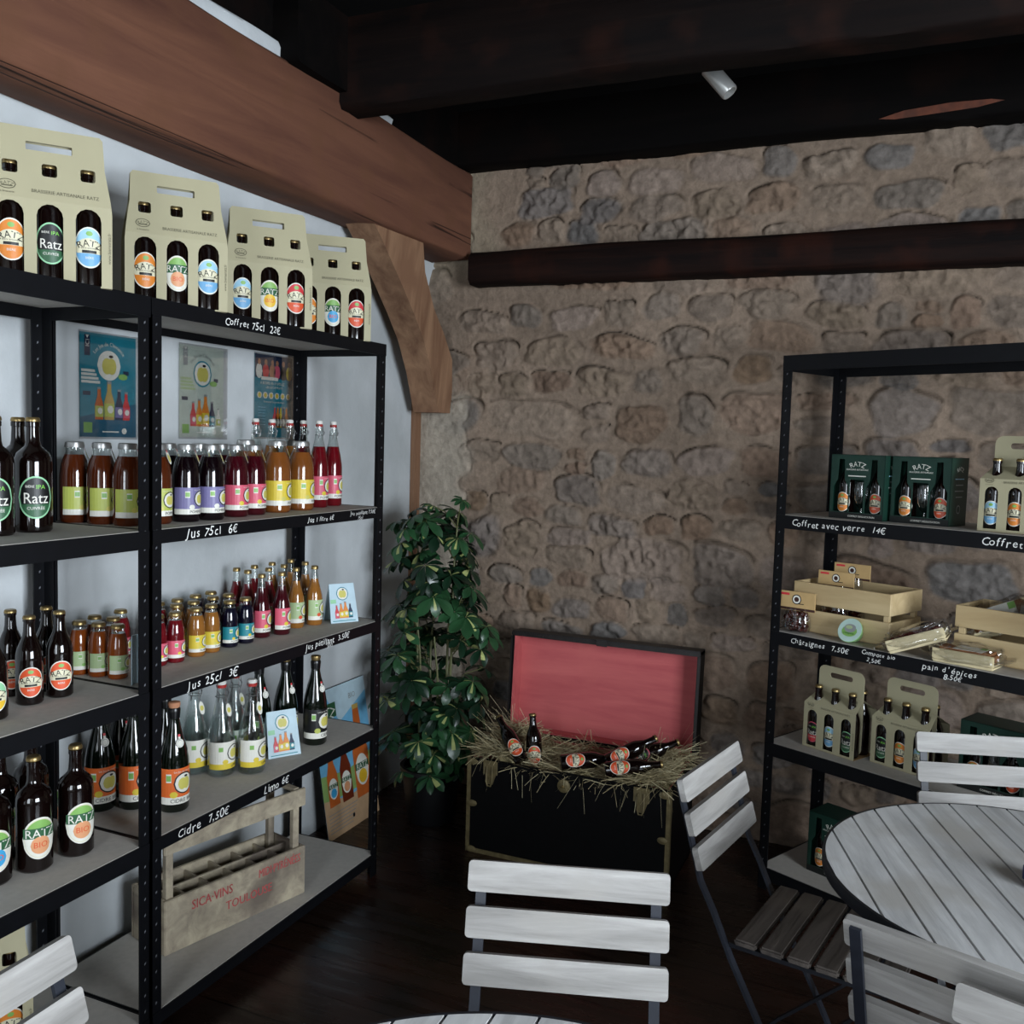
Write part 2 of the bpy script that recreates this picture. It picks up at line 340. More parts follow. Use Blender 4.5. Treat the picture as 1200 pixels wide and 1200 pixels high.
class Canvas:
    """2D shapes in (u, v), each on a thin layer, later mapped onto a surface"""
    def __init__(s): s.items = []
    def add(s, vs, fs, m, L): s.items.append((vs, fs, m, L)); return s
    def cols(s, u0, u1, lo, hi, m, L=0, n=12):
        vs = []; fs = []
        for i in range(n+1):
            u = u0+(u1-u0)*i/n; vs += [(u, lo(u)), (u, hi(u))]
            if i: fs.append((2*i-2, 2*i, 2*i+1, 2*i-1))
        return s.add(vs, fs, m, L)
    def rect(s, u0, u1, v0, v1, m, L=0, n=1): return s.cols(u0, u1, lambda u: v0, lambda u: v1, m, L, n)
    def ell(s, cu, cv, ru, rv, m, L=0, n=14, lo=-1, hi=1):
        """ellipse, cut between the fractions lo and hi of its height"""
        def h(u): return rv*math.sqrt(max(0, 1-((u-cu)/ru)**2))
        if lo > -1 or hi < 1:
            return s.cols(cu-ru, cu+ru, lambda u: cv+max(-h(u), min(h(u), lo*rv)), lambda u: cv+min(h(u), max(-h(u), hi*rv)), m, L, n)
        return s.cols(cu-ru, cu+ru, lambda u: cv-h(u), lambda u: cv+h(u), m, L, n)
    def poly(s, pts, m, L=0): 
        t = tessellate_polygon([[Vector((p[0], p[1], 0)) for p in pts]]); fs = []
        for a, b, c in t:
            A, B, C_ = pts[a], pts[b], pts[c]
            if (B[0]-A[0])*(C_[1]-A[1])-(B[1]-A[1])*(C_[0]-A[0]) < 0: b, c = c, b
            fs.append((a, b, c))
        return s.add(list(pts), fs, m, L)
    def text(s, t, cu, cv, h, m, L=3, arc=0, wx=1, rot=0, shear=0, hand=None):
        if hand is not None:
            rg = random.Random(hand); u = 0; adv = []
            for ch in t:
                wv = HW.get(ch, .55); adv.append((ch, u+wv/2)); u += wv
            for ch, x in adv:
                if ch == ' ': continue
                vs, fs = text_tris(ch); a = rg.uniform(-.16, .16); k = rg.uniform(.85, 1.15); dy = rg.uniform(-.08, .08)
                out = [(cu+h*wx*(x-u/2+k*(p[0]*math.cos(a)-p[1]*math.sin(a))+.15*p[1]), cv+h*(dy+k*(p[0]*math.sin(a)+p[1]*math.cos(a)))) for p in vs]
                s.add(out, fs, m, L)
            return s
        vs, fs = text_tris(t); out = []
        for x, y in vs:
            x *= h*wx; y *= h; x += shear*y
            if arc: a = x/arc; x, y = (arc+y)*math.sin(a), (arc+y)*math.cos(a)-arc
            if rot: x, y = x*math.cos(rot)-y*math.sin(rot), x*math.sin(rot)+y*math.cos(rot)
            out.append((cu+x, cv+y))
        return s.add(out, fs, m, L)
    def onto(s, f, mb=None):
        mb = mb or MB()
        for vs, fs, m, L in s.items: mb.add([f(u, v, L) for u, v in vs], fs, m)
        return mb
def wrap(R, z0=0, eps=.0006, dl=.00022):
    return lambda u, v, L: ((R+eps+dl*L)*math.cos(u/R), (R+eps+dl*L)*math.sin(u/R), z0+v)
def flatX(x, dl=.0003): # facing +X, u runs along +Y
    return lambda u, v, L: (x+dl*L, u, v)
def flatY(y, dl=.0003): # facing -Y, u runs along +X
    return lambda u, v, L: (u, y-dl*L, v)

# ------------------------------------------------------------------ room
X0, X1, Y0, Y1, ZC = -2.03, 2.70, -2.30, 3.60, 2.82
struct(MB().bb(X0-.2, X1+.2, Y0-.2, Y1+.25, -.1, 0, 'dark_planks').build('floor', smooth=0))
struct(MB().bb(X0-.25, X1+.2, Y0-.2, Y1+.25, ZC, ZC+.1, 'ceiling_board').build('ceiling', smooth=0))
# left wall: plumb below, leaning in a little towards the ceiling
mb = MB(); prof = [(-2.03, 0), (-2.03, 1.82), (-1.985, 2.1), (-1.955, 2.26), (-1.955, 2.82)]
vs = [(x, y, z) for y in (Y0, Y1+.02) for x, z in prof+[(-2.25, 2.82), (-2.25, 0)]]; n = 7
mb.add(vs, [(i, (i+1) % n, (i+1) % n+n, i+n) for i in range(n)]+[tuple(range(n)), tuple(range(n, 2*n))], 'white_plaster')
struct(mb.build('wall_left', smooth=0))
# right wall and front wall, each with its opening
mb = MB()
for a in ((Y0, -1.1, 0, ZC), (1.0, Y1+.2, 0, ZC), (-1.1, 1.0, 0, .7), (-1.1, 1.0, 2.4, ZC)): mb.bb(X1, X1+.2, a[0], a[1], a[2], a[3], 'grey_plaster')
struct(mb.build('wall_right', smooth=0))
mb = MB()
for a in ((X0-.2, -.95, 0, ZC), (.25, X1+.2, 0, ZC), (-.95, .25, 0, .5), (-.95, .25, 2.4, ZC)): mb.bb(a[0], a[1], Y0-.2, Y0, a[2], a[3], 'grey_plaster')
struct(mb.build('wall_front', smooth=0))
mb = MB()
for y in (-1.07, -.05, .97): mb.bb(X1+.02, X1+.07, y-.03, y+.03, .7, 2.4, 'window_white')
for z in (.73, 1.55, 2.37): mb.bb(X1+.02, X1+.07, -1.1, 1.0, z-.02, z+.02, 'window_white')
struct(mb.build('window_1', smooth=0))
mb = MB()
for x in (-.95, -.35, .25): mb.bb(x-.03, x+.03, Y0-.1, Y0-.05, .5, 2.4, 'window_white')
for z in (.52, 1.45, 2.38): mb.bb(-.95, .25, Y0-.1, Y0-.05, z-.02, z+.02, 'window_white')
struct(mb.build('window_2', smooth=0))

# ------------------------------------------------------------------ rubble stone wall (relief mesh)
def stone_wall():
    rg = np.random.RandomState(11); step = .0062
    xs = np.arange(X0, X1+.1, step); zs = np.arange(0, 2.83, step); nx, nz = len(xs), len(zs)
    X, Z = np.meshgrid(xs, zs)
    def vnoise(x, z, f, seed):
        r = np.random.RandomState(seed); g = r.rand(90, 140)
        u = (x+3)*f; v = (z+1)*f; i = np.floor(u).astype(int); j = np.floor(v).astype(int); a = u-i; b = v-j
        a = a*a*(3-2*a); b = b*b*(3-2*b); G = lambda jj, ii: g[jj % 90, ii % 140]
        return (G(j, i)*(1-a)+G(j, i+1)*a)*(1-b)+(G(j+1, i)*(1-a)+G(j+1, i+1)*a)*b
    n1 = vnoise(X, Z, 4, 1); n2 = vnoise(X, Z, 16, 2); n3 = vnoise(X, Z, 45, 3); n4 = vnoise(X, Z, 90, 4)
    rdg = lambda x, z, f, sd: 1-np.abs(2*vnoise(x, z, f, sd)-1)
    H = .010*(n1-.5)+.006*(n2-.5)+.003*(n3-.5)+.0015*(n4-.5)
    mort = np.array(lin('8f7d6d')[:3]); Ccol = np.ones(X.shape+(3,))*mort*(.82+.3*n1+.14*n3)[..., None]
    pal = [lin(c)[:3] for c in ('87786b', '7f746a', '79716c', '8a7968', '7c7169', '8f7f70', '75706c', '856f5f', '948479', '88715f')]
    rare = [lin(c)[:3] for c in ('76604f', '5f4c44', '958b7d', '6a6765', '7f6955')]
    z = .02; row = 0; cells = []
    while z < 2.8:
        h = rg.uniform(.07, .14) if row % 4 else rg.uniform(.15, .20)
        x = X0+.06-rg.uniform(0, .1)
        while x < X1:
            w_ = min(.42, max(.08, h*rg.uniform(.9, 2.4)))
            if rg.rand() < .14 and h > .11:   # two little ones stacked
                cells.append((x+w_*.35, z+h*.27, w_*.32, h*.22)); cells.append((x+w_*.35, z+h*.76, w_*.3, h*.2)); x += w_*.72; continue
            cells.append((x+w_/2, z+h/2+rg.uniform(-.012, .012), w_/2-.006, h/2-.005+rg.uniform(-.006, .006))); x += w_+rg.uniform(-.004, .014)
        z += h+rg.uniform(.0, .01); row += 1
    for cx, cz, a, b in cells:
        cz += .03*math.sin(cx*2.3+cz*5)+.012*math.sin(cx*7)
        # rendered quoin strip by the corner and plaster round the beam end
        if cx < -1.83 and cz < 1.72: 
            if rg.rand() < .9: continue
        if cx < -1.62 and 1.95 < cz < 2.6 and rg.rand() < .75: continue
        m = 1.35; i0 = int((cx-a*m-X0)/step); i1 = int((cx+a*m-X0)/step)+2; j0 = int((cz-b*m)/step); j1 = int((cz+b*m)/step)+2
        i0 = max(i0, 0); j0 = max(j0, 0); i1 = min(i1, nx); j1 = min(j1, nz)
        if i1 <= i0 or j1 <= j0: continue
        sl = (slice(j0, j1), slice(i0, i1)); th = rg.uniform(-.12, .12); dx = X[sl]-cx; dz = Z[sl]-cz
        dx, dz = dx*math.cos(th)+dz*math.sin(th), -dx*math.sin(th)+dz*math.cos(th)
        p = rg.uniform(2.1, 3.8); ang = np.arctan2(dz/b, dx/a)
        rr = 1+.05*(vnoise(X[sl], Z[sl], 26, 77)-.5)+.07*np.sin(2*ang+rg.uniform(0, 6))+.06*np.sin(3*ang+rg.uniform(0, 6))+.04*np.sin(5*ang+rg.uniform(0, 6))+.10*(n2[sl]-.5)+.02*(n3[sl]-.5)
        q = (np.abs(dx/a)**p+np.abs(dz/b)**p)**(1/p)/rr
        sharp = rg.uniform(8, 26); ins = 1/(1+np.exp(np.clip((q-.93)*sharp*2, -40, 40)))
        bulge = rg.uniform(.002, .014); rough = rg.uniform(.006, .020)
        tilt = rg.uniform(-.05, .16)*dz+rg.uniform(-.07, .07)*dx
        hh = bulge*np.clip(1-q**3, 0, 1)+tilt+rough*(n3[sl]-.5)+rough*.8*(vnoise(X[sl], Z[sl], 22, rg.randint(99))-.5)-rough*.55*rdg(X[sl]+.4*Z[sl], Z[sl], 30, rg.randint(99))**6+.25*rough*(n4[sl]-.5)
        H[sl] = H[sl]*(1-ins)+(hh+.003)*ins
        # open joint above the stone
        top = np.clip(dz/b, 0, 1)*rg.uniform(.3, 1.3)*(np.abs(dx/a) < 1.02)
        gr = np.exp(-((q-1.035)/.05)**2)*top*np.clip((n1[sl]*.5+n2[sl]*.5-.25)*6, 0, 1)
        H[sl] -= .021*gr
        c = np.array(pal[rg.randint(len(pal))] if rg.rand() > .075 else rare[rg.randint(len(rare))])*rg.uniform(.86, 1.12)
        soft = ins*rg.uniform(.55, 1.0)
        Ccol[sl] = Ccol[sl]*(1-soft[..., None])+(c*(.8+.4*n3[sl])[..., None])*soft[..., None]
        Ccol[sl] *= (1-.72*np.clip(gr, 0, 1))[..., None]   # shadow along the stone's top edge, darkened into the tint
    # pale render near the corner
    edge = -1.80+.03*(n2-.5)*2+.05*(n1-.5); mk = 1/(1+np.exp((X-edge)*90))*(1/(1+np.exp((Z-1.66-.06*n2)*60)))
    pc = np.array(lin('b7ac9c')[:3])
    Ccol = Ccol*(1-.85*mk[..., None])+pc*(.9+.2*n2)[..., None]*.85*mk[..., None]
    mk2 = 1/(1+np.exp((X+1.62+.12*n1)*50))*(1/(1+np.exp(-(Z-2.2)*40)))
    Ccol = Ccol*(1-.7*mk2[..., None])+np.array(lin('a89a84')[:3])*.7*mk2[..., None]
    bound = np.exp(-((X-edge)/.006)**2)*(Z < 1.62); H -= .008*bound
    vs = np.stack([X, Y1-H, Z], -1).reshape(-1, 3)
    idx = np.arange(nx*nz).reshape(nz, nx); fs = np.stack([idx[:-1, :-1], idx[:-1, 1:], idx[1:, 1:], idx[1:, :-1]], -1).reshape(-1, 4)
    me = bpy.data.meshes.new('wall_back'); me.from_pydata(vs.tolist(), [], fs.tolist())
    at = me.color_attributes.new('tint', 'FLOAT_COLOR', 'POINT'); cc = np.concatenate([Ccol.reshape(-1, 3), np.ones((nx*nz, 1))], 1).astype(np.float32)
    at.data.foreach_set('color', cc.ravel()); me.materials.append(MATS['rubble_stone']); me.shade_smooth()
    o = bpy.data.objects.new('wall_back', me); COL.objects.link(o); struct(o)
stone_wall()

# ------------------------------------------------------------------ timbers
def rough_box(x0, x1, y0, y1, z0, z1, mat, axis, seg=26, amp=.008, seed=0, ch=.012):
    """a hewn timber: chamfered section swept along an axis with wobbling edges"""
    rg = random.Random(seed); L = (x1-x0, y1-y0, z1-z0)[axis]; o = [a for a in (0, 1, 2) if a != axis]
    lo = (x0, y0, z0); hi = (x1, y1, z1); A0, A1 = lo[o[0]], hi[o[0]]; B0, B1 = lo[o[1]], hi[o[1]]
    ring = [(A0+ch, B0), ((A0+A1)/2, B0), (A1-ch, B0), (A1, B0+ch), (A1, (B0+B1)/2), (A1, B1-ch), (A1-ch, B1), (A0+ch, B1), (A0, B1-ch), (A0, (B0+B1)/2), (A0, B0+ch)]
    ph = [(rg.uniform(0, 6), rg.uniform(0, 6), rg.uniform(3, 7), rg.uniform(9, 20)) for _ in ring]; vs = []; n = len(ring)
    for k in range(seg+1):
        t = lo[axis]+L*k/seg
        for (a, b), (p, q, f, g) in zip(ring, ph):
            c = [0, 0, 0]; c[axis] = t; d = amp*(.6*math.sin(t*f+p)+.4*math.sin(t*g+q)); c[o[0]] = a+d*.8; c[o[1]] = b+amp*.7*math.sin(t*f*.8+q); vs.append(tuple(c))
    fs = [(k*n+i, k*n+(i+1) % n, (k+1)*n+(i+1) % n, (k+1)*n+i) for k in range(seg) for i in range(n)]
    fs += [tuple(range(n)), tuple(seg*n+i for i in range(n))]
    return MB().add(vs, fs, mat)
struct(rough_box(-1.965, -1.772, Y0+.02, 3.575, 2.245, 2.60, 'oak_beam', 1, 60, .005, 3).build('trim_1', smooth=60))
# curved brace under the beam
brf = [(2.86, 2.25), (2.92, 2.20), (3.07, 2.06), (3.16, 1.97), (3.24, 1.88), (3.31, 1.76), (3.375, 1.605)]
brb = [(3.22, 2.25), (3.24, 2.14), (3.32, 2.01), (3.41, 1.92), (3.485, 1.825), (3.49, 1.70), (3.475, 1.605)]
mb = MB(); vs = []
for (a, b) in zip(brf, brb):
    for x, (y, z) in ((-1.915, a), (-1.80, a), (-1.80, b), (-1.915, b)):
        q = 1+.032*(2.25-z)/.645; vs.append((x*q, y*q, 1.5+(z-1.5)*q))
n = len(brf); mb.add(vs, [(k*4+i, k*4+(i+1) % 4, k*4+4+(i+1) % 4, k*4+4+i) for k in range(n-1) for i in range(4)]+[(0, 1, 2, 3), tuple(4*(n-1)+i for i in (3, 2, 1, 0))], 'oak_brace')
struct(mb.build('trim_2', smooth=20))
struct(MB().bb(-2.03, -2.003, 3.555, 3.60, 0, 2.24, 'oak_brace', bev=.003).build('trim_3', smooth=0))
struct(rough_box(-1.745, X1, 3.50, 3.66, 2.13, 2.268, 'old_lintel', 0, 60, .006, 5, .02).build('trim_4', smooth=60))
k = 5
for y0, y1, z0 in ((3.49, 3.62, 2.602), (2.60, 2.72, 2.548), (1.15, 1.45, 2.56), (-.3, 0, 2.56), (-1.7, -1.4, 2.56)):
    struct(rough_box(-1.85, X1, y0, y1, z0, ZC+.02, 'tarred_beam' if y0 != 2.60 else 'joist_brown', 0, 50, .006, k).build('trim_%d' % k, smooth=60)); k += 1
struct(rough_box(-1.95, -1.74, 2.34, 2.62, 2.59, ZC+.02, 'tarred_beam', 0, 8, .003, k).build('trim_%d' % k, smooth=60)); k += 1
for y0, y1 in ((1.9, 2.34), (2.72, 2.98)):
    struct(rough_box(-1.96, -1.80, y0, y1, 2.58, 2.648, 'white_plaster', 1, 10, .008, k).build('trim_%d' % k, smooth=60)); k += 1
struct(MB().bb(-1.965, -1.83, 1.9, 3.0, 2.65, ZC, 'tarred_beam').build('trim_%d' % k, smooth=0)); k += 1
struct(MB().bb(-1.97, -1.80, 1.45, 1.9, 2.58, ZC, 'tarred_beam').bb(-1.97, -1.80, 2.98, 3.6, 2.58, ZC, 'tarred_beam').bb(-1.97, -1.8, Y0, 1.2, 2.58, ZC, 'tarred_beam').build('trim_%d' % k, smooth=0)); k += 1
c = Canvas(); c.poly([(-.20, 2.620), (-.12, 2.640), (.02, 2.650), (.14, 2.648), (.18, 2.640), (.10, 2.626), (-.05, 2.618), (-.15, 2.614)], 'worn_red_wood')
struct(raw(c.onto(flatY(3.478)), 'trim_%d' % k)); k += 1
# little spot lamp between the joists
d = (Vector((-.585, 2.90, 2.545))-Vector((-.64, 2.90, 2.61))).normalized(); L_ = .105
T = Matrix.Translation((-.655, 2.9, 2.635)) @ d.to_track_quat('Z', 'Y').to_matrix().to_4x4()
sp = thing('spot_lamp', 'small silver cylinder spot lamp hanging between the black ceiling joists', 'lamp', (-.655, 2.9, 2.635))
Ti = Matrix.Translation((.655, -2.9, -2.635)) @ T
MB().lathe([(.0, 0), (.024, 0), (.026, .002), (.026, L_-.004), (.024, L_), (.020, L_), (.019, L_-.02), (0, L_-.02)], 'lamp_metal', 24, Ti, caps=False).build('lamp_housing', sp)
MB().tube([(0, 0, .01), (0, .005, .06), (0, 0, ZC-2.635)], .006, 'shelf_metal', 8).build('bracket', sp)

# ------------------------------------------------------------------ shelving
ZB = [1.80, 1.267, .885, .5185, .08]; ZR = [1.80, 1.282, .893, .5116, .08]
def shelf_unit(label, loc, rz, W, D, zs, bh, texts, topfull=True):
    """local frame: x from 0 (left) to W, y from 0 (front) to D (back)"""
    t = thing('shelving_unit', label, 'shelving', loc, rz)
    pw = .033
    for px in (0, W-pw):
        for py in (0, 1):
            y0, y1 = (0, .004) if py == 0 else (D-.004, D); mb = MB()
            mb.bb(px, px+pw, y0, y1, 0, zs[0]+.003, 'shelf_metal')
            xs_ = (px, px+.004) if px == 0 else (px+pw-.004, px+pw)
            ys_ = (0, pw) if py == 0 else (D-pw, D)
            mb.bb(xs_[0], xs_[1], ys_[0], ys_[1], 0, zs[0]+.003, 'shelf_metal')
            z = .06
            while z < zs[0]-.03:     # key-slots punched in both flanges
                yy = -.0004 if py == 0 else D-.0044
                mb.add([(px+pw*.42, yy, z), (px+pw*.56, yy, z+.003), (px+pw*.56, yy, z+.008), (px+pw*.42, yy, z+.005)], [(0, 1, 2, 3)], 'slot_grey')
                xx = W+.0004 if px else pw*.5
                if px: mb.add([(xx, ys_[0]+.012, z), (xx, ys_[0]+.018, z+.003), (xx, ys_[0]+.018, z+.008), (xx, ys_[0]+.012, z+.005)], [(0, 1, 2, 3)], 'slot_grey')
                z += .04
            mb.build('post', t, 0)
    for i, z in enumerate(zs):
        if i == 0: MB().bb(.004, W-.004, .004, D-.004, z-.012, z, 'shelf_board').build('shelf_board', t, 0)
        else: MB().bb(.005, W-.005, .0025, D-.005, z-.008, z, 'shelf_board').build('shelf_board', t, 0)
        o = MB().bb(.004 if i else 0, W-(.004 if i else 0), -.002, .002, z-bh, z-.001 if i else z+.004, 'shelf_metal').bb(.004, W-.004, .002, .02, z-.012-bh*.0, z-.009, 'shelf_metal').build('front_beam', t, 0)
        for tx, (u, s_, hh, dv) in texts.get(i, []):
            pieces = tx.split('  '); wid = [hand_w(p_)*hh for p_ in pieces]; gap = .8*hh; u0 = u-(sum(wid)+gap*(len(wid)-1))/2
            for p_, w_ in zip(pieces, wid):
                c = Canvas(); c.text(p_, u0+w_/2, z-bh*.5+dv, hh, 'chalk_white', 1, hand=hash_(p_)); raw(c.onto(flatY(-.0024)), 'price_lettering', o); u0 += w_+gap
        MB().bb(.004, W-.004, D-.003, D, z-bh, z-.001, 'shelf_metal').build('back_beam', t, 0)
        for sx in (0, 1): MB().bb(sx*(W-.003)+0, sx*(W-.003)+.003, pw, D-pw, z-bh, z+.0005, 'shelf_metal').build('side_beam', t, 0)
    return t
def hash_(s): return sum(ord(ch)*(i+3) for i, ch in enumerate(s))
H_ = .034
# unit facing +X: local x -> world +Y, local y -> world -X  (rz = 90 deg)
shelf_unit('black metal shelving unit against the white wall, full of juices, nearer the corner', (-1.64, 1.667, 0), rad(90), 1.031, .345, ZB, .034,
           {0: [('Coffret 75cl  22€', (.36, 1, H_*.8, 0))], 1: [('Jus 75cl  6€', (.205, 1, H_*.95, 0)), ('Jus 1 litre 6€', (.675, 1, H_*.62, 0)), ('Jus pétillant 7,50€', (.905, 1, H_*.5, .006)), ('75cl', (.89, 1, H_*.45, -.010))],
            2: [('Jus 25cl  3€', (.21, 1, H_*.95, 0)), ('Jus pétillant  3,50€', (.72, 1, H_*.75, .004)), ('33cl', (.73, 1, H_*.45, -.012))], 3: [('Cidre  7,50€', (.18, 1, H_*.95, 0)), ('Limo 6€', (.475, 1, H_*.9, 0))]})
shelf_unit('black metal shelving unit of dark beer bottles at the left edge, beside the juice shelves', (-1.638, .60, 0), rad(90), 1.062, .345, ZB, .043, {})
CO = Vector((-.4336, 3.2078, 0)); CA = rad(-25.2786)
TC = Matrix.Translation(CO) @ Matrix.Rotation(CA, 4, 'Z')
shelf_unit('black metal shelving unit at the right in front of the stone wall', CO, CA, 1.0, .345, ZR, .045,
           {1: [('Coffret avec verre  14€', (.225, 1, H_*.82, 0)), ('Coffret 6x', (.745, 1, H_*.95, 0))],
            2: [('Châtaignes  7,50€', (.185, 1, H_*.72, .002)), ('Compote bio', (.385, 1, H_*.55, .010)), ('2,50€', (.37, 1, H_*.55, -.011)), ("pain d'épices", (.60, 1, H_*.72, .006)), ('8,50€', (.61, 1, H_*.62, -.013))]})

# ------------------------------------------------------------------ bottles
PR = dict(
 beer75=[(0, .004), (.90, 0), (1, .02), (1, .60), (.97, .645), (.86, .69), (.62, .725), (.44, .75), (.38, .79), (.345, .90), (.345, .915), (.385, .92), (.385, .955), (.34, .96), (.34, .985), (0, .985)],
 beer33=[(0, .004), (.90, 0), (1, .02), (1, .50), (.98, .56), (.88, .63), (.68, .70), (.50, .76), (.43, .82), (.40, .92), (.40, .93), (.45, .935), (.45, .965), (.40, .97), (.40, .985), (0, .985)],
 cidre=[(0, .004), (.9, 0), (1, .02), (1, .40), (.97, .47), (.86, .56), (.68, .66), (.50, .74), (.38, .82), (.34, .90), (.40, .905), (.40, .925), (.34, .93), (.33, .955), (0, .955)],
)
def prof(k, R, H, a=0, b=1): return [(r*R, z*H) for r, z in PR[k]]
def interp(P, z):
    for (r0, z0), (r1, z1) in zip(P, P[1:]):
        if z0 <= z <= z1 and z1 > z0: return r0+(r1-r0)*(z-z0)/(z1-z0)
    return P[-1][0]
def ratz_label(top, bottom, R, rv=.045, ru=.037, bio=False):
    c = Canvas(); c.ell(0, 0, ru, rv, 'l_white', 0, 18); c.ell(0, 0, ru*.92, rv*.93, top, 1, 18)
    if bio:
        c.ell(0, 0, ru*.88, rv*.89, 'l_leaf', 2, 18, .45, 1); c.ell(0, 0, ru*.88, rv*.89, 'l_white', 2, 18, -1, .45)
        c.ell(0, -rv*.32, ru*.55, rv*.42, bottom, 3, 14); c.text('BIO', 0, -rv*.3, ru*.5, 'l_redor', 4)
        c.rect(-ru*.95, ru*.95, rv*.02, rv*.5, 'l_green', 3, 12); c.text('RATZ', 0, rv*.26, ru*.72, 'l_white', 5, wx=.95)
    else:
        c.ell(0, 0, ru*.9, rv*.91, bottom, 2, 18, -1, -.12); c.ell(0, -.004, ru*.9, rv*.55, 'l_cream', 3, 18, -.35, 1)
        c.ell(0, rv*.68, ru*.22, rv*.12, 'l_leaf', 3, 8); c.text('RATZ', 0, rv*.22, ru*.66, 'l_black', 5, arc=ru*1.6)
        c.text('bière artisanale', 0, rv*-.02, ru*.17, 'l_black', 5); c.rect(-ru*.45, ru*.45, -rv*.27, -rv*.13, 'l_black', 5, 6)
        c.text('BIÈRE', 0, -rv*.5, ru*.22, 'l_white', 5)
    return c
def ipa_label(col='l_green', ring='l_mint', ru=.037, rv=.047):
    c = Canvas(); c.ell(0, 0, ru, rv, ring, 0, 18); c.ell(0, 0, ru*.9, rv*.92, 'l_black', 1, 18); c.ell(0, 0, ru*.88, rv*.9, col, 2, 18, -1, -.35)
    c.text('Ratz', 0, -rv*.02, ru*.92, 'l_white', 5, wx=.85); c.text('BIÈRE', -ru*.32, rv*.52, ru*.2, 'l_white', 5); c.text('IPA', ru*.25, rv*.5, ru*.36, 'l_ipag', 5); c.text('CUIVRÉE', 0, -rv*.5, ru*.25, 'l_white', 5)
    return c
def apple(c, cu, cv, s, L=2, ring='l_black', disc='l_white'):
    c.ell(cu, cv, s, s, ring, L, 14); c.ell(cu, cv, s*.88, s*.88, disc, L+1, 14); c.ell(cu-s*.2, cv-s*.05, s*.42, s*.55, 'l_apple', L+2, 10); c.ell(cu+s*.2, cv-s*.05, s*.42, s*.55, 'l_apple', L+3, 10)
    c.ell(cu+s*.14, cv+s*.62, s*.2, s*.1, 'l_black', L+4, 6)
def juice_label(col, name, R, h, ang=1.0, strip='l_white', fruit='l_yel2'):
    w_ = R*ang*1.55; c = Canvas(); c.rect(-w_, w_, 0, h, col, 0, 18); c.rect(-w_, w_, 0, h*.2, strip, 1, 18)
    s = h*.3; apple(c, R*.28, h*.58, s); c.text(name, R*.35, h*.1, h*.15, 'l_black', 3)
    c.ell(-R*.45, h*.27, h*.11, h*.09, fruit, 2, 6); c.rect(-R*.95, -R*.6, h*.62, h*.86, 'l_white', 2, 3); c.rect(-R*.93, -R*.62, h*.66, h*.82, 'l_leaf', 3, 3)
    c.text('Les Jus de Clémence', R*.28, h*.97-s*.2, h*.07, 'l_white', 3)
    return c
PROTO = {}
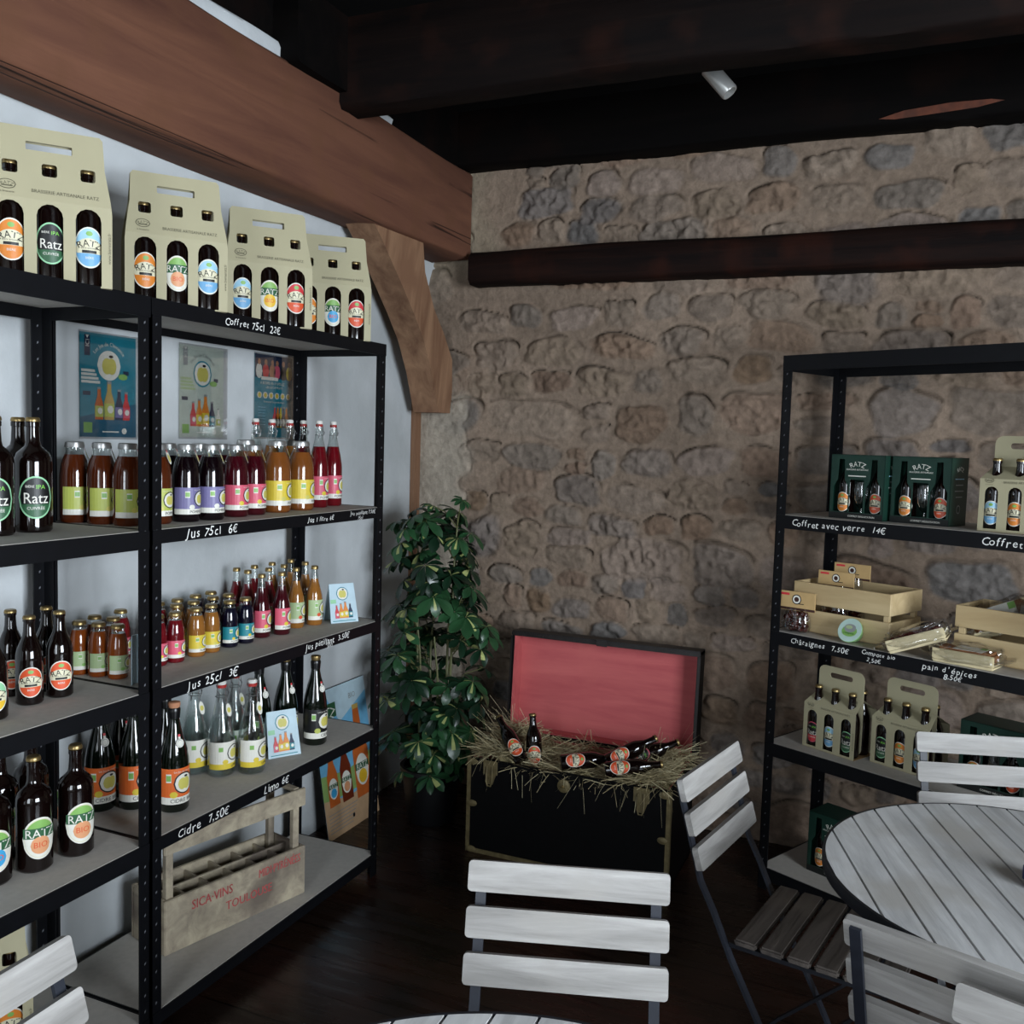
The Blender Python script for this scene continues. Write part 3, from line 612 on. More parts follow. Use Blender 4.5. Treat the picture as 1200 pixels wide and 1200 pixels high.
def bottle_proto(kind, design):
    t = thing('bottle', '-', 'bottle'); tilt = 0
    def cap(r, z0, z1, m, nm='cap'):
        MB().lathe([(0, z0), (r*1.04, z0), (r*1.06, z0+(z1-z0)*.25), (r*.98, z1-.002), (r*.86, z1), (0, z1)], m, 20, caps=False).build(nm, t)
    if kind in ('beer75', 'beer33', 'pack75', 'pack33'):
        k = 'beer75' if '75' in kind else 'beer33'
        R, H = dict(beer75=(.0388, .254), beer33=(.0288, .197), pack75=(.0355, .250), pack33=(.0275, .207))[kind]
        P = prof(k, R, H); MB().lathe(P, 'brown_glass', 28, caps=False).build('glass_body', t)
        cap((.34 if k == 'beer75' else .40)*R*1.12, H*.962, H, 'cap_gold')
        if k == 'beer75': ru, rv, zc = .037, .047, .078
        else: ru, rv, zc = .027, .034, .052
        if kind == 'pack75': ru, rv, zc = .031, .043, .082
        D_ = dict(ipa=lambda: ipa_label(ru=ru, rv=rv), ipared=lambda: ipa_label('l_red', 'l_pink', ru, rv),
                  amber=lambda: ratz_label('l_redor', 'l_redor', R, rv, ru), blonde=lambda: ratz_label('l_orange', 'l_orange', R, rv, ru), blue=lambda: ratz_label('l_sky', 'l_blue', R, rv, ru),
                  yellow=lambda: ratz_label('l_mint', 'l_yellow', R, rv, ru), red=lambda: ratz_label('l_red', 'l_redor', R, rv, ru),
                  bio=lambda: ratz_label('l_cream', 'l_bio', R, rv, ru, True), bioblue=lambda: ratz_label('l_cream', 'l_bbio', R, rv, ru, True), bioyel=lambda: ratz_label('l_cream', 'l_yellow', R, rv, ru, True))[design]()
        raw(D_.onto(wrap(R, zc)), 'label', t)
    elif kind in ('juice75', 'juice100', 'juice25'):
        R, H = dict(juice75=(.0350, .200), juice100=(.041, .213), juice25=(.0243, .134))[kind]
        liq, lab, nm, fr = dict(pomme=('juice_brown', 'l_lime', 'POMME', 'l_apple'), cassis=('juice_black', 'l_lilac', 'POMME CASSIS', 'l_white'), fraise=('juice_darkred', 'l_pink', 'POMME FRAISE', 'l_yel2'),
              orange=('juice_orange', 'l_yel2', 'POMME', 'l_apple'), rouge=('juice_darkred', 'l_pink', 'POMME FRAISE', 'l_yel2'), jaune=('juice_gold', 'l_yel2', 'POMME KIWI', 'l_apple'),
              navy=('juice_navy', 'l_teal', 'POMME MYRTILLE', 'l_yel2'), pale=('juice_amber', 'l_palegreen', 'POMME', 'l_leaf'), deep=('juice_red', 'l_pink', 'POMME', 'l_yel2'))[design]
        small = kind == 'juice25'; q = .64 if small else .60
        P = [(0, .004), (.9, 0), (1, .025), (1, .53), (.98, .60), (.93, .68), (.84, .76), (q+.06, .84)]
        fill = [(r*R, z*H) for r, z in P]
        MB().lathe(fill+[(0, .84*H)], liq, 28, caps=False).build('juice', t)
        MB().lathe([((q+.06)*R, .84*H), ((q-.01)*R, .875*H), (q*R, .93*H)], 'clear_glass', 28, caps=False).build('glass_neck', t)
        cap((q+.03)*R, .925*H, H, 'cap_gold' if small else 'cap_silver')
        h = H*.345; raw(juice_label(lab, nm, R, h, 1.15, fruit=fr).onto(wrap(R, H*.10)), 'label', t)
        if not small:
            c = Canvas(); c.ell(0, 0, .010, .017, 'l_white', 0, 8); c.ell(0, -.002, .007, .010, 'l_apple', 1, 8); c.rect(-.003, .003, .012, .028, 'l_red', 1)
            a = .5; raw(c.onto(lambda u, v, L: (math.cos(a)*((q+.12)*R+.003-v*.35+L*.0003)-math.sin(a)*u, math.sin(a)*((q+.12)*R+.003-v*.35+L*.0003)+math.cos(a)*u, .83*H+v)), 'neck_tag', t)
    elif kind in ('spark33', 'swing75'):
        R, H = dict(spark33=(.0268, .192), swing75=(.0305, .280))[kind]
        liq, lab, fr = dict(rouge=('juice_red', 'l_pink', 'l_yel2'), dark=('juice_darkred', 'l_pink', 'l_yel2'), amber=('juice_gold', 'l_palegreen', 'l_redor'), deep=('juice_darkred', 'l_pink', 'l_yel2'))[design]
        P = [(0, .004), (.9, 0), (1, .02), (1, .44), (.96, .50), (.82, .60), (.62, .70), (.46, .78)] if kind == 'swing75' else [(0, .004), (.9, 0), (1, .02), (1, .42), (.95, .50), (.76, .60), (.55, .70), (.45, .78)]
        f = 6 if kind == 'swing75' else 7
        top = [(.40, .84), (.36, .94)] if kind == 'swing75' else [(.40, .84), (.36, .93)]
        lq = P[:f+1]; MB().lathe([(r*R, z*H) for r, z in lq]+[(0, lq[-1][1]*H)], liq, 26, caps=False).build('juice', t)
        MB().lathe([(r*R, z*H) for r, z in P[f:]+top], 'clear_glass', 26, caps=False).build('glass_neck', t)
        if kind == 'spark33': cap(.42*R, .94*H, H, 'cap_gold')
        h = H*(.27 if kind == 'swing75' else .34); raw(juice_label(lab, 'POMME FRAISE' if lab == 'l_pink' else 'POMME', R, h, 1.15, fruit=fr).onto(wrap(R, H*.09)), 'label', t)
    elif kind == 'lemonade':
        R, H = .0385, .272
        P = [(.9, 0), (1, .02), (1, .36), (.97, .43), (.84, .52), (.66, .62), (.46, .74), (.36, .84), (.34, .94)]
        MB().lathe([(0, .002)]+[(r*R, z*H) for r, z in P], 'clear_glass', 30, caps=False).build('glass_body', t)
        MB().lathe([(0, .006), (R*.88, .006), (R*.93, .02), (R*.93, .36*H), (R*.9, .43*H), (R*.78, .52*H), (R*.6, .62*H), (0, .62*H)], 'lemonade', 24, caps=False).build('lemonade_drink', t)
        h = H*.29; c = juice_label('l_white', 'LIMO', R, h, 1.1, 'l_yel2'); raw(c.onto(wrap(R, H*.08)), 'label', t)
        c = Canvas(); c.ell(0, 0, .010, .018, 'l_white', 0, 8); c.ell(0, 0, .007, .007, 'l_apple', 1, 8)
        raw(c.onto(lambda u, v, L: (.46*R+.012-v*.3+L*.0003, u, .70*H+v)), 'neck_tag', t)
    elif kind == 'cidre':
        R, H = .0378, .283
        MB().lathe(prof('cidre', R, H), 'green_glass', 28, caps=False).build('glass_body', t)
        MB().lathe([(0, .85*H), (.385*R, .85*H), (.42*R, .905*H), (.43*R, .93*H), (.36*R, .95*H), (0, .95*H)], 'foil_black', 20, caps=False).build('foil', t)
        MB().lathe([(0, .94*H), (.36*R, .945*H), (.42*R, .975*H), (.40*R, .995*H), (.3*R, H), (0, H)], 'cork' if design == 'cidre' else 'cap_gold', 18, caps=False).build('cork', t)
        if design == 'cidre':
            MB().tube([(.37*R*math.cos(a), .37*R*math.sin(a), .97*H) for a in np.linspace(0, 2*PI, 13)], .0012, 'rubber_red', 4).build('wire', t)
            c = juice_label('l_cidre', 'CIDRE BRUT', R, H*.33, 1.15, fruit='l_yel2')
        else:
            c = juice_label('l_black', 'CIDRE', R, H*.33, 1.15, fruit='l_lime')
        raw(c.onto(wrap(R, H*.08)), 'label', t)
        c = Canvas(); c.ell(0, 0, .0105, .0105, 'l_white', 0, 10); c.ell(0, 0, .008, .008, 'l_grey', 1, 8); c.ell(0, 0, .007, .007, 'l_white', 2, 8); c.rect(-.003, .003, .009, .022, 'l_white', 0); c.rect(-.003, .003, .016, .022, 'l_red', 1)
        raw(c.onto(lambda u, v, L: (.66*R+.009-v*.28+L*.0003, u, .64*H+v)), 'neck_tag', t)
    if kind in ('swing75', 'lemonade'):
        z = .94*H
        MB().lathe([(0, z-.004), (.36*R, z-.004), (.38*R, z+.003), (.30*R, z+.006), (0, z+.006)], 'rubber_red', 16, caps=False).build('seal', t)
        MB().lathe([(0, z+.004), (.34*R, z+.005), (.38*R, z+.011), (.30*R, H-.001), (0, H)], 'stopper_white', 16, caps=False).build('stopper', t)
        mb = MB()
        for s_ in (-1, 1): mb.tube([(0, s_*.38*R, z+.008), (.004, s_*.52*R, z), (.008, s_*.52*R, z-.03), (.004, s_*.42*R, z-.045), (.012, s_*.46*R, z-.02), (0, s_*.40*R, z-.01)], .0011, 'wire_steel', 4)
        mb.tube([(.42*R*math.cos(a), .42*R*math.sin(a), z-.03) for a in np.linspace(0, 2*PI, 13)], .0011, 'wire_steel', 4); mb.build('wire_clasp', t)
    return t
NAMES = dict(beer75='beer_bottle', beer33='beer_bottle', pack75='beer_bottle', pack33='beer_bottle', juice75='juice_bottle', juice100='juice_bottle', juice25='juice_bottle', spark33='juice_bottle', swing75='juice_bottle', lemonade='lemonade_bottle', cidre='cider_bottle')
def bottle(kind, design, loc, rot, label, group):
    if not isinstance(rot, tuple): rot = (0, 0, rad(rot))
    key = (kind, design)
    if key not in PROTO:
        p = bottle_proto(kind, design); PROTO[key] = p; p.name = NAMES[kind]; p.location = loc; p.rotation_euler = rot; p['label'] = label; p['group'] = group; return p
    r = dup(PROTO[key], loc, rot, label, group); r.name = NAMES[kind]; return r

Z2, Z3, Z4, Z5 = ZB[1:]
G = 'beer bottles on the left shelving unit'; GJ = 'large juice bottles on the upper middle shelf'; GS = 'small juice bottles on the middle shelf'; GK = 'sparkling juice bottles on the middle shelf'
BT = [
 ('beer75', 'ipa', -1.812, 1.492, Z2, -32, 'dark beer bottle with black and green IPA label beside the cut-off one, whole label visible', G),
 ('beer75', 'ipa', -1.808, 1.393, Z2, -36, 'dark IPA beer bottle cut off by the left photo edge, second shelf', G),
 ('beer75', 'ipa', -1.90, 1.525, Z2, -10, 'dark beer bottle standing behind the whole IPA bottle, gold cap showing', G),
 ('juice75', 'pomme', -1.925, 1.704, Z2, 12, 'amber apple juice bottle, leftmost with a lime label, near the teal poster', GJ),
 ('juice75', 'pomme', -1.846, 1.715, Z2, 10, 'amber apple juice bottle with lime label, middle of the three left of the post', GJ),
 ('juice75', 'pomme', -1.768, 1.722, Z2, 6, 'amber apple juice bottle with lime label, half hidden just left of the black post', GJ),
 ('juice75', 'pomme', -1.755, 1.805, Z2, -6, 'amber apple juice bottle with lime label, peeping out right of the black post', GJ),
 ('juice75', 'cassis', -1.744, 1.893, Z2, 4, 'almost black juice bottle with lilac label, left one of the two', GJ),
 ('juice75', 'cassis', -1.733, 1.973, Z2, 4, 'almost black juice bottle with lilac label, right one beside the dark red bottle', GJ),
 ('juice75', 'fraise', -1.750, 2.092, Z2, 4, 'dark red juice bottle with pink label and wide silver lid, left one', GJ),
 ('juice75', 'fraise', -1.757, 2.178, Z2, 4, 'dark red juice bottle with pink label and wide silver lid, beside the cloudy orange bottle', GJ),
 ('juice75', 'cassis', -1.845, 1.935, Z2, 0, 'almost black juice bottle in the back row behind the lilac label pair', GJ),
 ('juice75', 'fraise', -1.86, 2.07, Z2, 0, 'dark red juice bottle in the back row left of its twin', GJ),
 ('juice75', 'fraise', -1.86, 2.158, Z2, 0, 'dark red juice bottle in the back row, lid showing between two front lids', GJ),
 ('juice100', 'orange', -1.765, 2.315-.02, Z2, 4, 'big cloudy orange juice bottle with yellow label, left one in front', GJ),
 ('juice100', 'orange', -1.765, 2.412, Z2, 4, 'big cloudy orange juice bottle with yellow label, next to the red swing-top bottles', GJ),
 ('juice100', 'orange', -1.865, 2.275, Z2, 4, 'big cloudy orange juice bottle behind the front pair, half hidden', GJ),
 ('swing75', 'rouge', -1.79, 2.543, Z2, 6, 'red swing-top juice bottle with pink label, left one in front', GJ),
 ('swing75', 'rouge', -1.80, 2.637, Z2, 6, 'red swing-top juice bottle with pink label, nearest the right-hand post', GJ),
 ('swing75', 'rouge', -1.875, 2.575, Z2, 6, 'red swing-top juice bottle in the back row between the two front ones', GJ),
 ('swing75', 'amber', -1.935, 2.488, Z2, 6, 'clear swing-top bottle of amber juice behind the orange bottles, rightmost neck', GJ),
 ('swing75', 'amber', -1.862, 2.485, Z2, 6, 'clear swing-top bottle of amber juice behind the orange bottles, middle neck', GJ),
 ('swing75', 'amber', -1.93, 2.40, Z2, 6, 'clear swing-top bottle of amber juice behind the orange bottles, leftmost neck before the poster', GJ),
 ('beer33', 'amber', -1.798, 1.466, Z3, -34, 'brown beer bottle with orange oval label, frontmost of the four on the third shelf', G),
 ('beer33', 'amber', -1.792, 1.541, Z3, -34, 'brown beer bottle with orange oval label, rightmost on the third shelf', G),
 ('beer33', 'amber', -1.891, 1.493, Z3, -34, 'brown beer bottle with orange oval label, behind and left of the frontmost one', G),
 ('beer33', 'amber', -1.858, 1.562, Z3, -30, 'brown beer bottle standing between and behind the orange label pair', G),
 ('beer33', 'yellow', -1.765, 1.350, Z3, -30, 'brown beer bottle with yellow label cut off by the left photo edge', G),
 ('juice25', 'pale', -1.914, 1.705, Z3, 8, 'small amber juice bottle with pale green label, farthest left of the post', GS),
 ('juice25', 'pale', -1.858, 1.713, Z3, 8, 'small amber juice bottle with pale green label, middle one left of the post', GS),
 ('juice25', 'pale', -1.800, 1.720, Z3, 8, 'small amber juice bottle with pale green label, frontmost left of the post', GS),
 ('juice25', 'pale', -1.938, 1.775, Z3, 8, 'small amber juice bottle in the back row behind the middle pale green label', GS),
 ('juice25', 'pale', -1.882, 1.783, Z3, 8, 'small amber juice bottle in the back row behind the frontmost pale green label', GS),
 ('juice25', 'deep', -1.945, 1.868, Z3, 8, 'small bright red juice bottle showing behind amber ones just left of the post', GS),
 ('juice25', 'deep', -1.812, 1.864, Z3, 4, 'small dark red juice bottle with pink label, half hidden by the black post', GS),
 ('juice25', 'deep', -1.803, 1.918, Z3, 6, 'small dark red juice bottle with pink label, first whole one right of the post', GS),
 ('juice25', 'jaune', -1.803, 1.997, Z3, 6, 'small golden juice bottle with yellow label, left one of the two', GS),
 ('juice25', 'jaune', -1.803, 2.057, Z3, 6, 'small golden juice bottle with yellow label, right one of the two', GS),
 ('juice25', 'navy', -1.803, 2.133, Z3, 6, 'small navy juice bottle with teal label, left one of the two', GS),
 ('juice25', 'navy', -1.798, 2.197, Z3, 6, 'small navy juice bottle with teal label, beside the red sparkling bottles', GS),
 ('juice25', 'deep', -1.945, 2.005, Z3, 6, 'small juice bottle in the back row, first gold lid right of the post', GS),
 ('juice25', 'jaune', -1.885, 2.010, Z3, 6, 'small golden juice bottle in the second row behind the red one', GS),
 ('juice25', 'jaune', -1.880, 2.072, Z3, 6, 'small golden juice bottle in the second row behind the yellow label pair', GS),
 ('juice25', 'jaune', -1.942, 2.075, Z3, 6, 'small golden juice bottle in the back row behind the yellow label pair', GS),
 ('juice25', 'navy', -1.948, 2.155, Z3, 6, 'small dark juice bottle in the back row left of two gold lids', GS),
 ('juice25', 'navy', -1.885, 2.158, Z3, 6, 'small dark juice bottle in the second row between golden and navy ones', GS),
 ('juice25', 'navy', -1.953, 2.226, Z3, 6, 'small dark juice bottle in the back row, farthest against the white wall', GS),
 ('juice25', 'navy', -1.880, 2.220, Z3, 6, 'small dark juice bottle in the second row behind the teal label pair', GS),
 ('spark33', 'dark', -1.809, 2.284, Z3, 6, 'tall red sparkling juice bottle with pink label, front left one', GK),
 ('spark33', 'dark', -1.785, 2.350, Z3, 6, 'tall red sparkling juice bottle with pink label, front right one', GK),
 ('spark33', 'amber', -1.809, 2.455, Z3, 6, 'tall amber sparkling juice bottle with green label, left one in front', GK),
 ('spark33', 'amber', -1.788, 2.525, Z3, 6, 'tall amber sparkling juice bottle with green label, front right by the card', GK),
 ('spark33', 'rouge', -1.955, 2.345, Z3, 6, 'red sparkling juice bottle in the back row, leftmost gold cap', GK),
 ('spark33', 'rouge', -1.895, 2.325, Z3, 6, 'red sparkling juice bottle in the second row behind the front left red one', GK),
 ('spark33', 'rouge', -1.95, 2.425, Z3, 6, 'red sparkling juice bottle in the back row above the front red pair', GK),
 ('spark33', 'rouge', -1.875, 2.402, Z3, 6, 'red sparkling juice bottle in the second row behind the front right red one', GK),
 ('spark33', 'amber', -1.95, 2.515, Z3, 6, 'amber sparkling juice bottle in the back row, left of the back post', GK),
 ('spark33', 'amber', -1.885, 2.493, Z3, 6, 'amber sparkling juice bottle in the second row behind the left amber one', GK),
 ('spark33', 'amber', -1.945, 2.61, Z3, 6, 'amber sparkling juice bottle in the back row in front of the black back post', GK),
 ('spark33', 'amber', -1.868, 2.585, Z3, 6, 'amber sparkling juice bottle in the second row behind the front right amber one', GK),
 ('beer75', 'bio', -1.769, 1.450, Z4, -20, 'large brown beer bottle with peach organic label, front left on the fourth shelf', G),
 ('beer75', 'bio', -1.753, 1.549, Z4, -20, 'large brown beer bottle with peach organic label, nearest the post on the fourth shelf', G),
 ('beer75', 'bio', -1.900, 1.550, Z4, -20, 'large dark beer bottle in the back row of the fourth shelf, behind the organic pair', G),
 ('beer75', 'bio', -1.88, 1.452, Z4, -25, 'large brown beer bottle cut by the left photo edge, behind on the fourth shelf', G),
 ('beer75', 'bioblue', -1.790, 1.362, Z4, -25, 'large brown beer bottle with blue label at the left photo edge, fourth shelf front', G),
]
GC = 'cider bottles on the fourth shelf'
BT += [
 ('cidre', 'cidre', -1.907, 1.762, Z4, -22, 'dark cider bottle with orange label, left of the post and farthest back', GC),
 ('cidre', 'cidre', -1.842, 1.812, Z4, -10, 'dark cider bottle with orange label, half behind the black post', GC),
 ('cidre', 'cidre', -1.94, 1.86, Z4, -10, 'dark cider bottle in the back row left of the post, mostly hidden', GC),
 ('cidre', 'cidre', -1.738, 1.846, Z4, -22, 'dark cider bottle with orange label and cork, right of the post in front', GC),
 ('cidre', 'cidre', -1.825, 1.905, Z4, -10, 'dark cider bottle with cork behind the one right of the post', GC),
 ('cidre', 'noir', -1.731, 2.457, Z4, -16, 'green sparkling cider bottle with black label, right of the small card', GC),
 ('cidre', 'noir', -1.80, 2.395, Z4, -16, 'green sparkling cider bottle directly behind the small folded card', GC),
 ('cidre', 'noir', -1.84, 2.315, Z4, -16, 'green sparkling cider bottle between the clear lemonade bottle and the card', GC),
]
GL = 'clear lemonade bottles on the fourth shelf'
BT += [
 ('lemonade', 'limo', -1.883, 2.080, Z4, -5, 'clear swing-top lemonade bottle, left and farthest back of the three', GL),
 ('lemonade', 'limo', -1.805, 2.103, Z4, -5, 'clear swing-top lemonade bottle, middle of the front three', GL),
 ('lemonade', 'limo', -1.742, 2.160, Z4, -5, 'clear swing-top lemonade bottle, frontmost beside the folded card', GL),
 ('lemonade', 'limo', -1.845, 2.208, Z4, -5, 'clear swing-top lemonade bottle standing behind the frontmost one', GL),
]
for k_, d_, x, y, z, r, l_, g_ in BT: bottle(k_, d_, (x, y, z), r, l_, g_)

# ------------------------------------------------------------------ bottle cartons
def arch(cx, w_, z0, z1, n=8):
    r = w_/2; return [(cx-r, z0), (cx+r, z0)]+[(cx+r*math.cos(a), z1-r+r*math.sin(a)) for a in np.linspace(0, PI, n)]
def rrect(x0, x1, y0, y1, r, n=4):
    P = []
    for cx, cy, a0 in ((x1-r, y0+r, -90), (x1-r, y1-r, 0), (x0+r, y1-r, 90), (x0+r, y0+r, 180)):
        for i in range(n+1): a = rad(a0+90*i/n); P.append((cx+r*math.cos(a), cy+r*math.sin(a)))
    return P
def folded(poly, holes, fz, fold, name, parent, side, t=.0012):
    """panel in (u, v) folded back: fold = function v -> (depth offset, height)"""
    mb = MB(); mb.prism(poly, holes, t, 'carton_cream'); bm = bmesh.new(); vv = [bm.verts.new(v) for v in mb.v]
    for f in mb.f:
        try: bm.faces.new([vv[i] for i in f])
        except ValueError: pass
    for z in fz: bmesh.ops.bisect_plane(bm, geom=bm.verts[:]+bm.edges[:]+bm.faces[:], plane_co=(0, z, 0), plane_no=(0, 1, 0), dist=1e-5)
    for v in bm.verts:
        d_, h = fold(v.co.y); v.co = Vector((v.co.x, side*(d_-v.co.z), h))
    me = bpy.data.meshes.new(name); bmesh.ops.recalc_face_normals(bm, faces=bm.faces); bm.to_mesh(me); bm.free(); me.materials.append(MATS['carton_cream'])
    o = bpy.data.objects.new(name, me); COL.objects.link(o); o.parent = parent; return o
def crest(c, u, v, s):
    c.ell(u, v, s, s*.62, 'print_grey', 0, 12); c.ell(u, v, s*.88, s*.52, 'carton_cream', 1, 12); c.text('RATZ', u, v+s*.12, s*.6, 'print_grey', 2, arc=s*1.6); c.rect(u-s*.6, u+s*.6, v-s*.3, v-s*.15, 'print_grey', 2); c.text('la brasserie', u, v-s*.95, s*.35, 'print_grey', 1)
def tall_carton(x0, y0, z0, tw, label, group, designs, nm, bgroup):
    """three 75 cl bottles in a row; local x along the row, front at -y; tw = turn of the row away from +Y"""
    W, D, H = .240, .074, .3256; t = thing('bottle_carton', label, 'carton', (x0, y0, z0), rad(90-tw), group); h = W/2
    poly = [(-h, 0), (h, 0), (h, .155), (h-.003, .185), (h-.009, .225), (h-.013, .25), (h-.016, .318), (h-.022, H), (-h+.022, H), (-h+.016, .318), (-h+.013, .25), (-h+.009, .225), (-h+.003, .185), (-h, .155)]
    cx = [-.0737, 0, .0737]
    def fold(v):
        if v <= .17: return (D/2, v)
        k = (v-.17)/(H-.17); return (D/2*(1-k)+.003*k, .17+(v-.17)*.985)
    wins = [rrect(x-.0145, x+.0145, .222, .249, .005) for x in cx]; slot = [rrect(-.044, .044, .276, .294, .002)]
    f = folded(poly, [arch(x, .050, .004, .163) for x in cx]+wins+slot, [.17], fold, 'front_panel', t, -1)
    folded(poly, slot, [.17], fold, 'back_panel', t, 1)
    MB().bb(-h, h, -D/2, D/2, 0, .0012, 'carton_cream').build('bottom_panel', t, 0)
    def mp(u, v, L): d_, hh = fold(v); return (u, -(d_+.0006+.0003*L), hh)
    c = Canvas(); c.text('BRASSERIE ARTISANALE RATZ', .030, .188, .0105, 'print_grey', 1, wx=.92); raw(c.onto(mp), 'printed_lettering', f)
    c = Canvas(); crest(c, -.079, .196, .017); raw(c.onto(mp), 'printed_crest', f)
    c = Canvas(); c.text('www.bieresratz.fr', h-.006, .085, .009, 'print_grey', 1, rot=PI/2); raw(c.onto(mp), 'printed_address', f)
    for d_, u, sd in zip(designs, cx, ('left', 'middle', 'right')):
        p = t.matrix_basis @ Vector((u, 0, .0016)); bottle('pack75', d_, p, -tw+2, 'dark beer bottle with %s, %s in the %s' % (COLN[d_], sd, nm), bgroup)
    return t
COLN = dict(blonde='orange label', ipa='black label', blue='pale blue label', bio='peach organic label', bioyel='yellow organic label', red='red label', bioblue='blue organic label', ipared='bright red label', yellow='yellow label', amber='orange red label')
GT1 = 'tall bottle cartons on top of the shelving'; GB1 = 'beer bottles in the top cartons'
tall_carton(-1.725, 1.466, ZB[0], 38.3, 'tall cream bottle carton at the left photo edge, nearest on top of the shelving', GT1, ('blonde', 'ipa', 'blue'), 'leftmost top carton', GB1)
tall_carton(-1.722, 1.829, ZB[0], 37.7, 'tall cream bottle carton on top of the shelving, second from the left', GT1, ('blonde', 'bio', 'blue'), 'second top carton', GB1)
tall_carton(-1.722, 2.186, ZB[0], 40.0, 'tall cream bottle carton on top of the shelving, third from the left', GT1, ('blue', 'bioyel', 'red'), 'third top carton', GB1)
tall_carton(-1.735, 2.520, ZB[0], 47.4, 'tall cream bottle carton on top of the shelving, farthest near the curved brace', GT1, ('blonde', 'bioblue', 'red'), 'farthest top carton', GB1)

def six_pack(T, label, designs, desc):
    W, D, H = .192, .118, .272; h = W/2; loc, rot, _ = T.decompose(); rz = rot.to_euler().z
    t = thing('bottle_carton', label, 'carton', loc, rz, 'six-bottle cartons')
    cx = [-.063, 0, .063]
    def fold(v):
        if v <= .150: return (D/2, v)
        k = min(1, (v-.150)/.062); return (D/2*(1-k)+.001*k, .150+.035*k)
    poly = [(-h, 0), (h, 0), (h, .150), (h-.012, .212), (-h+.012, .212), (-h, .150)]
    arcs = [arch(x, .036, .008, .128) for x in cx]; rings = [[(x+.0145*math.cos(a), .184+.020*math.sin(a)) for a in np.linspace(0, 2*PI, 11)[:-1]] for x in cx]
    f = folded(poly, arcs+rings, [.150], fold, 'front_panel', t, -1); folded(poly, arcs+rings, [.150], fold, 'back_panel', t, 1)
    hp = rrect(-h+.012, h-.012, 0, .272, .022); MB().prism(hp, [rrect(-.042, .042, .235, .252, .008)], .002, 'carton_cream', Matrix.Translation((0, .001, 0)) @ Matrix.Rotation(PI/2, 4, 'X')).build('handle_panel', t, 0)
    MB().bb(-h, h, -D/2, D/2, 0, .0012, 'carton_inner').build('bottom_panel', t, 0)
    c = Canvas(); c.text('BRASSERIE ARTISANALE RATZ', .022, .141, .0085, 'print_grey', 1, wx=.95); crest(c, -.07, .152-.006, .013); c.text('www.bieresratz.fr', h-.006, .06, .008, 'print_grey', 1, rot=PI/2)
    def mp(u, v, L): d_, hh = fold(v); return (u, -(d_+.0006+.0003*L), hh)
    raw(c.onto(mp), 'printed_lettering', f)
    M = Matrix.Translation(loc) @ Matrix.Rotation(rz, 4, 'Z')
    for i, d_ in enumerate(designs):
        x = cx[i % 3]; y = -.0295 if i < 3 else .0295; p = M @ Vector((x, y, .0016))
        bottle('pack33', d_, p, (0, 0, rz+(-PI/2 if i < 3 else PI/2)), 'beer bottle with %s, %s %s in %s' % (COLN[d_], 'front' if i < 3 else 'back', ('left', 'middle', 'right')[i % 3], desc), 'beer bottles in the six-bottle cartons')
def at(u, v, z): return TC @ Vector((u, v, z))
def TCm(u, v, z, a=0): return Matrix.Translation(at(u, v, z)) @ Matrix.Rotation(CA+rad(a), 4, 'Z')
six_pack(TCm(.202, .118, ZR[3], -4), 'cream six-bottle carton with red label at its left, left one on the lower shelf', ['ipared', 'blue', 'ipa', 'blonde', 'amber', 'red'], 'the left lower carton')
six_pack(TCm(.425, .150, ZR[3], -4), 'cream six-bottle carton with yellow and blue labels, right one on the lower shelf', ['ipa', 'blonde', 'blue', 'blue', 'blonde', 'amber'], 'the right lower carton')
six_pack(TCm(.722, .115, ZR[1], 0), 'cream six-bottle carton on the upper right shelf beside the green gift boxes', ['blue', 'blonde', 'ipared', 'amber', 'ipa', 'blue'], 'the upper shelf carton')

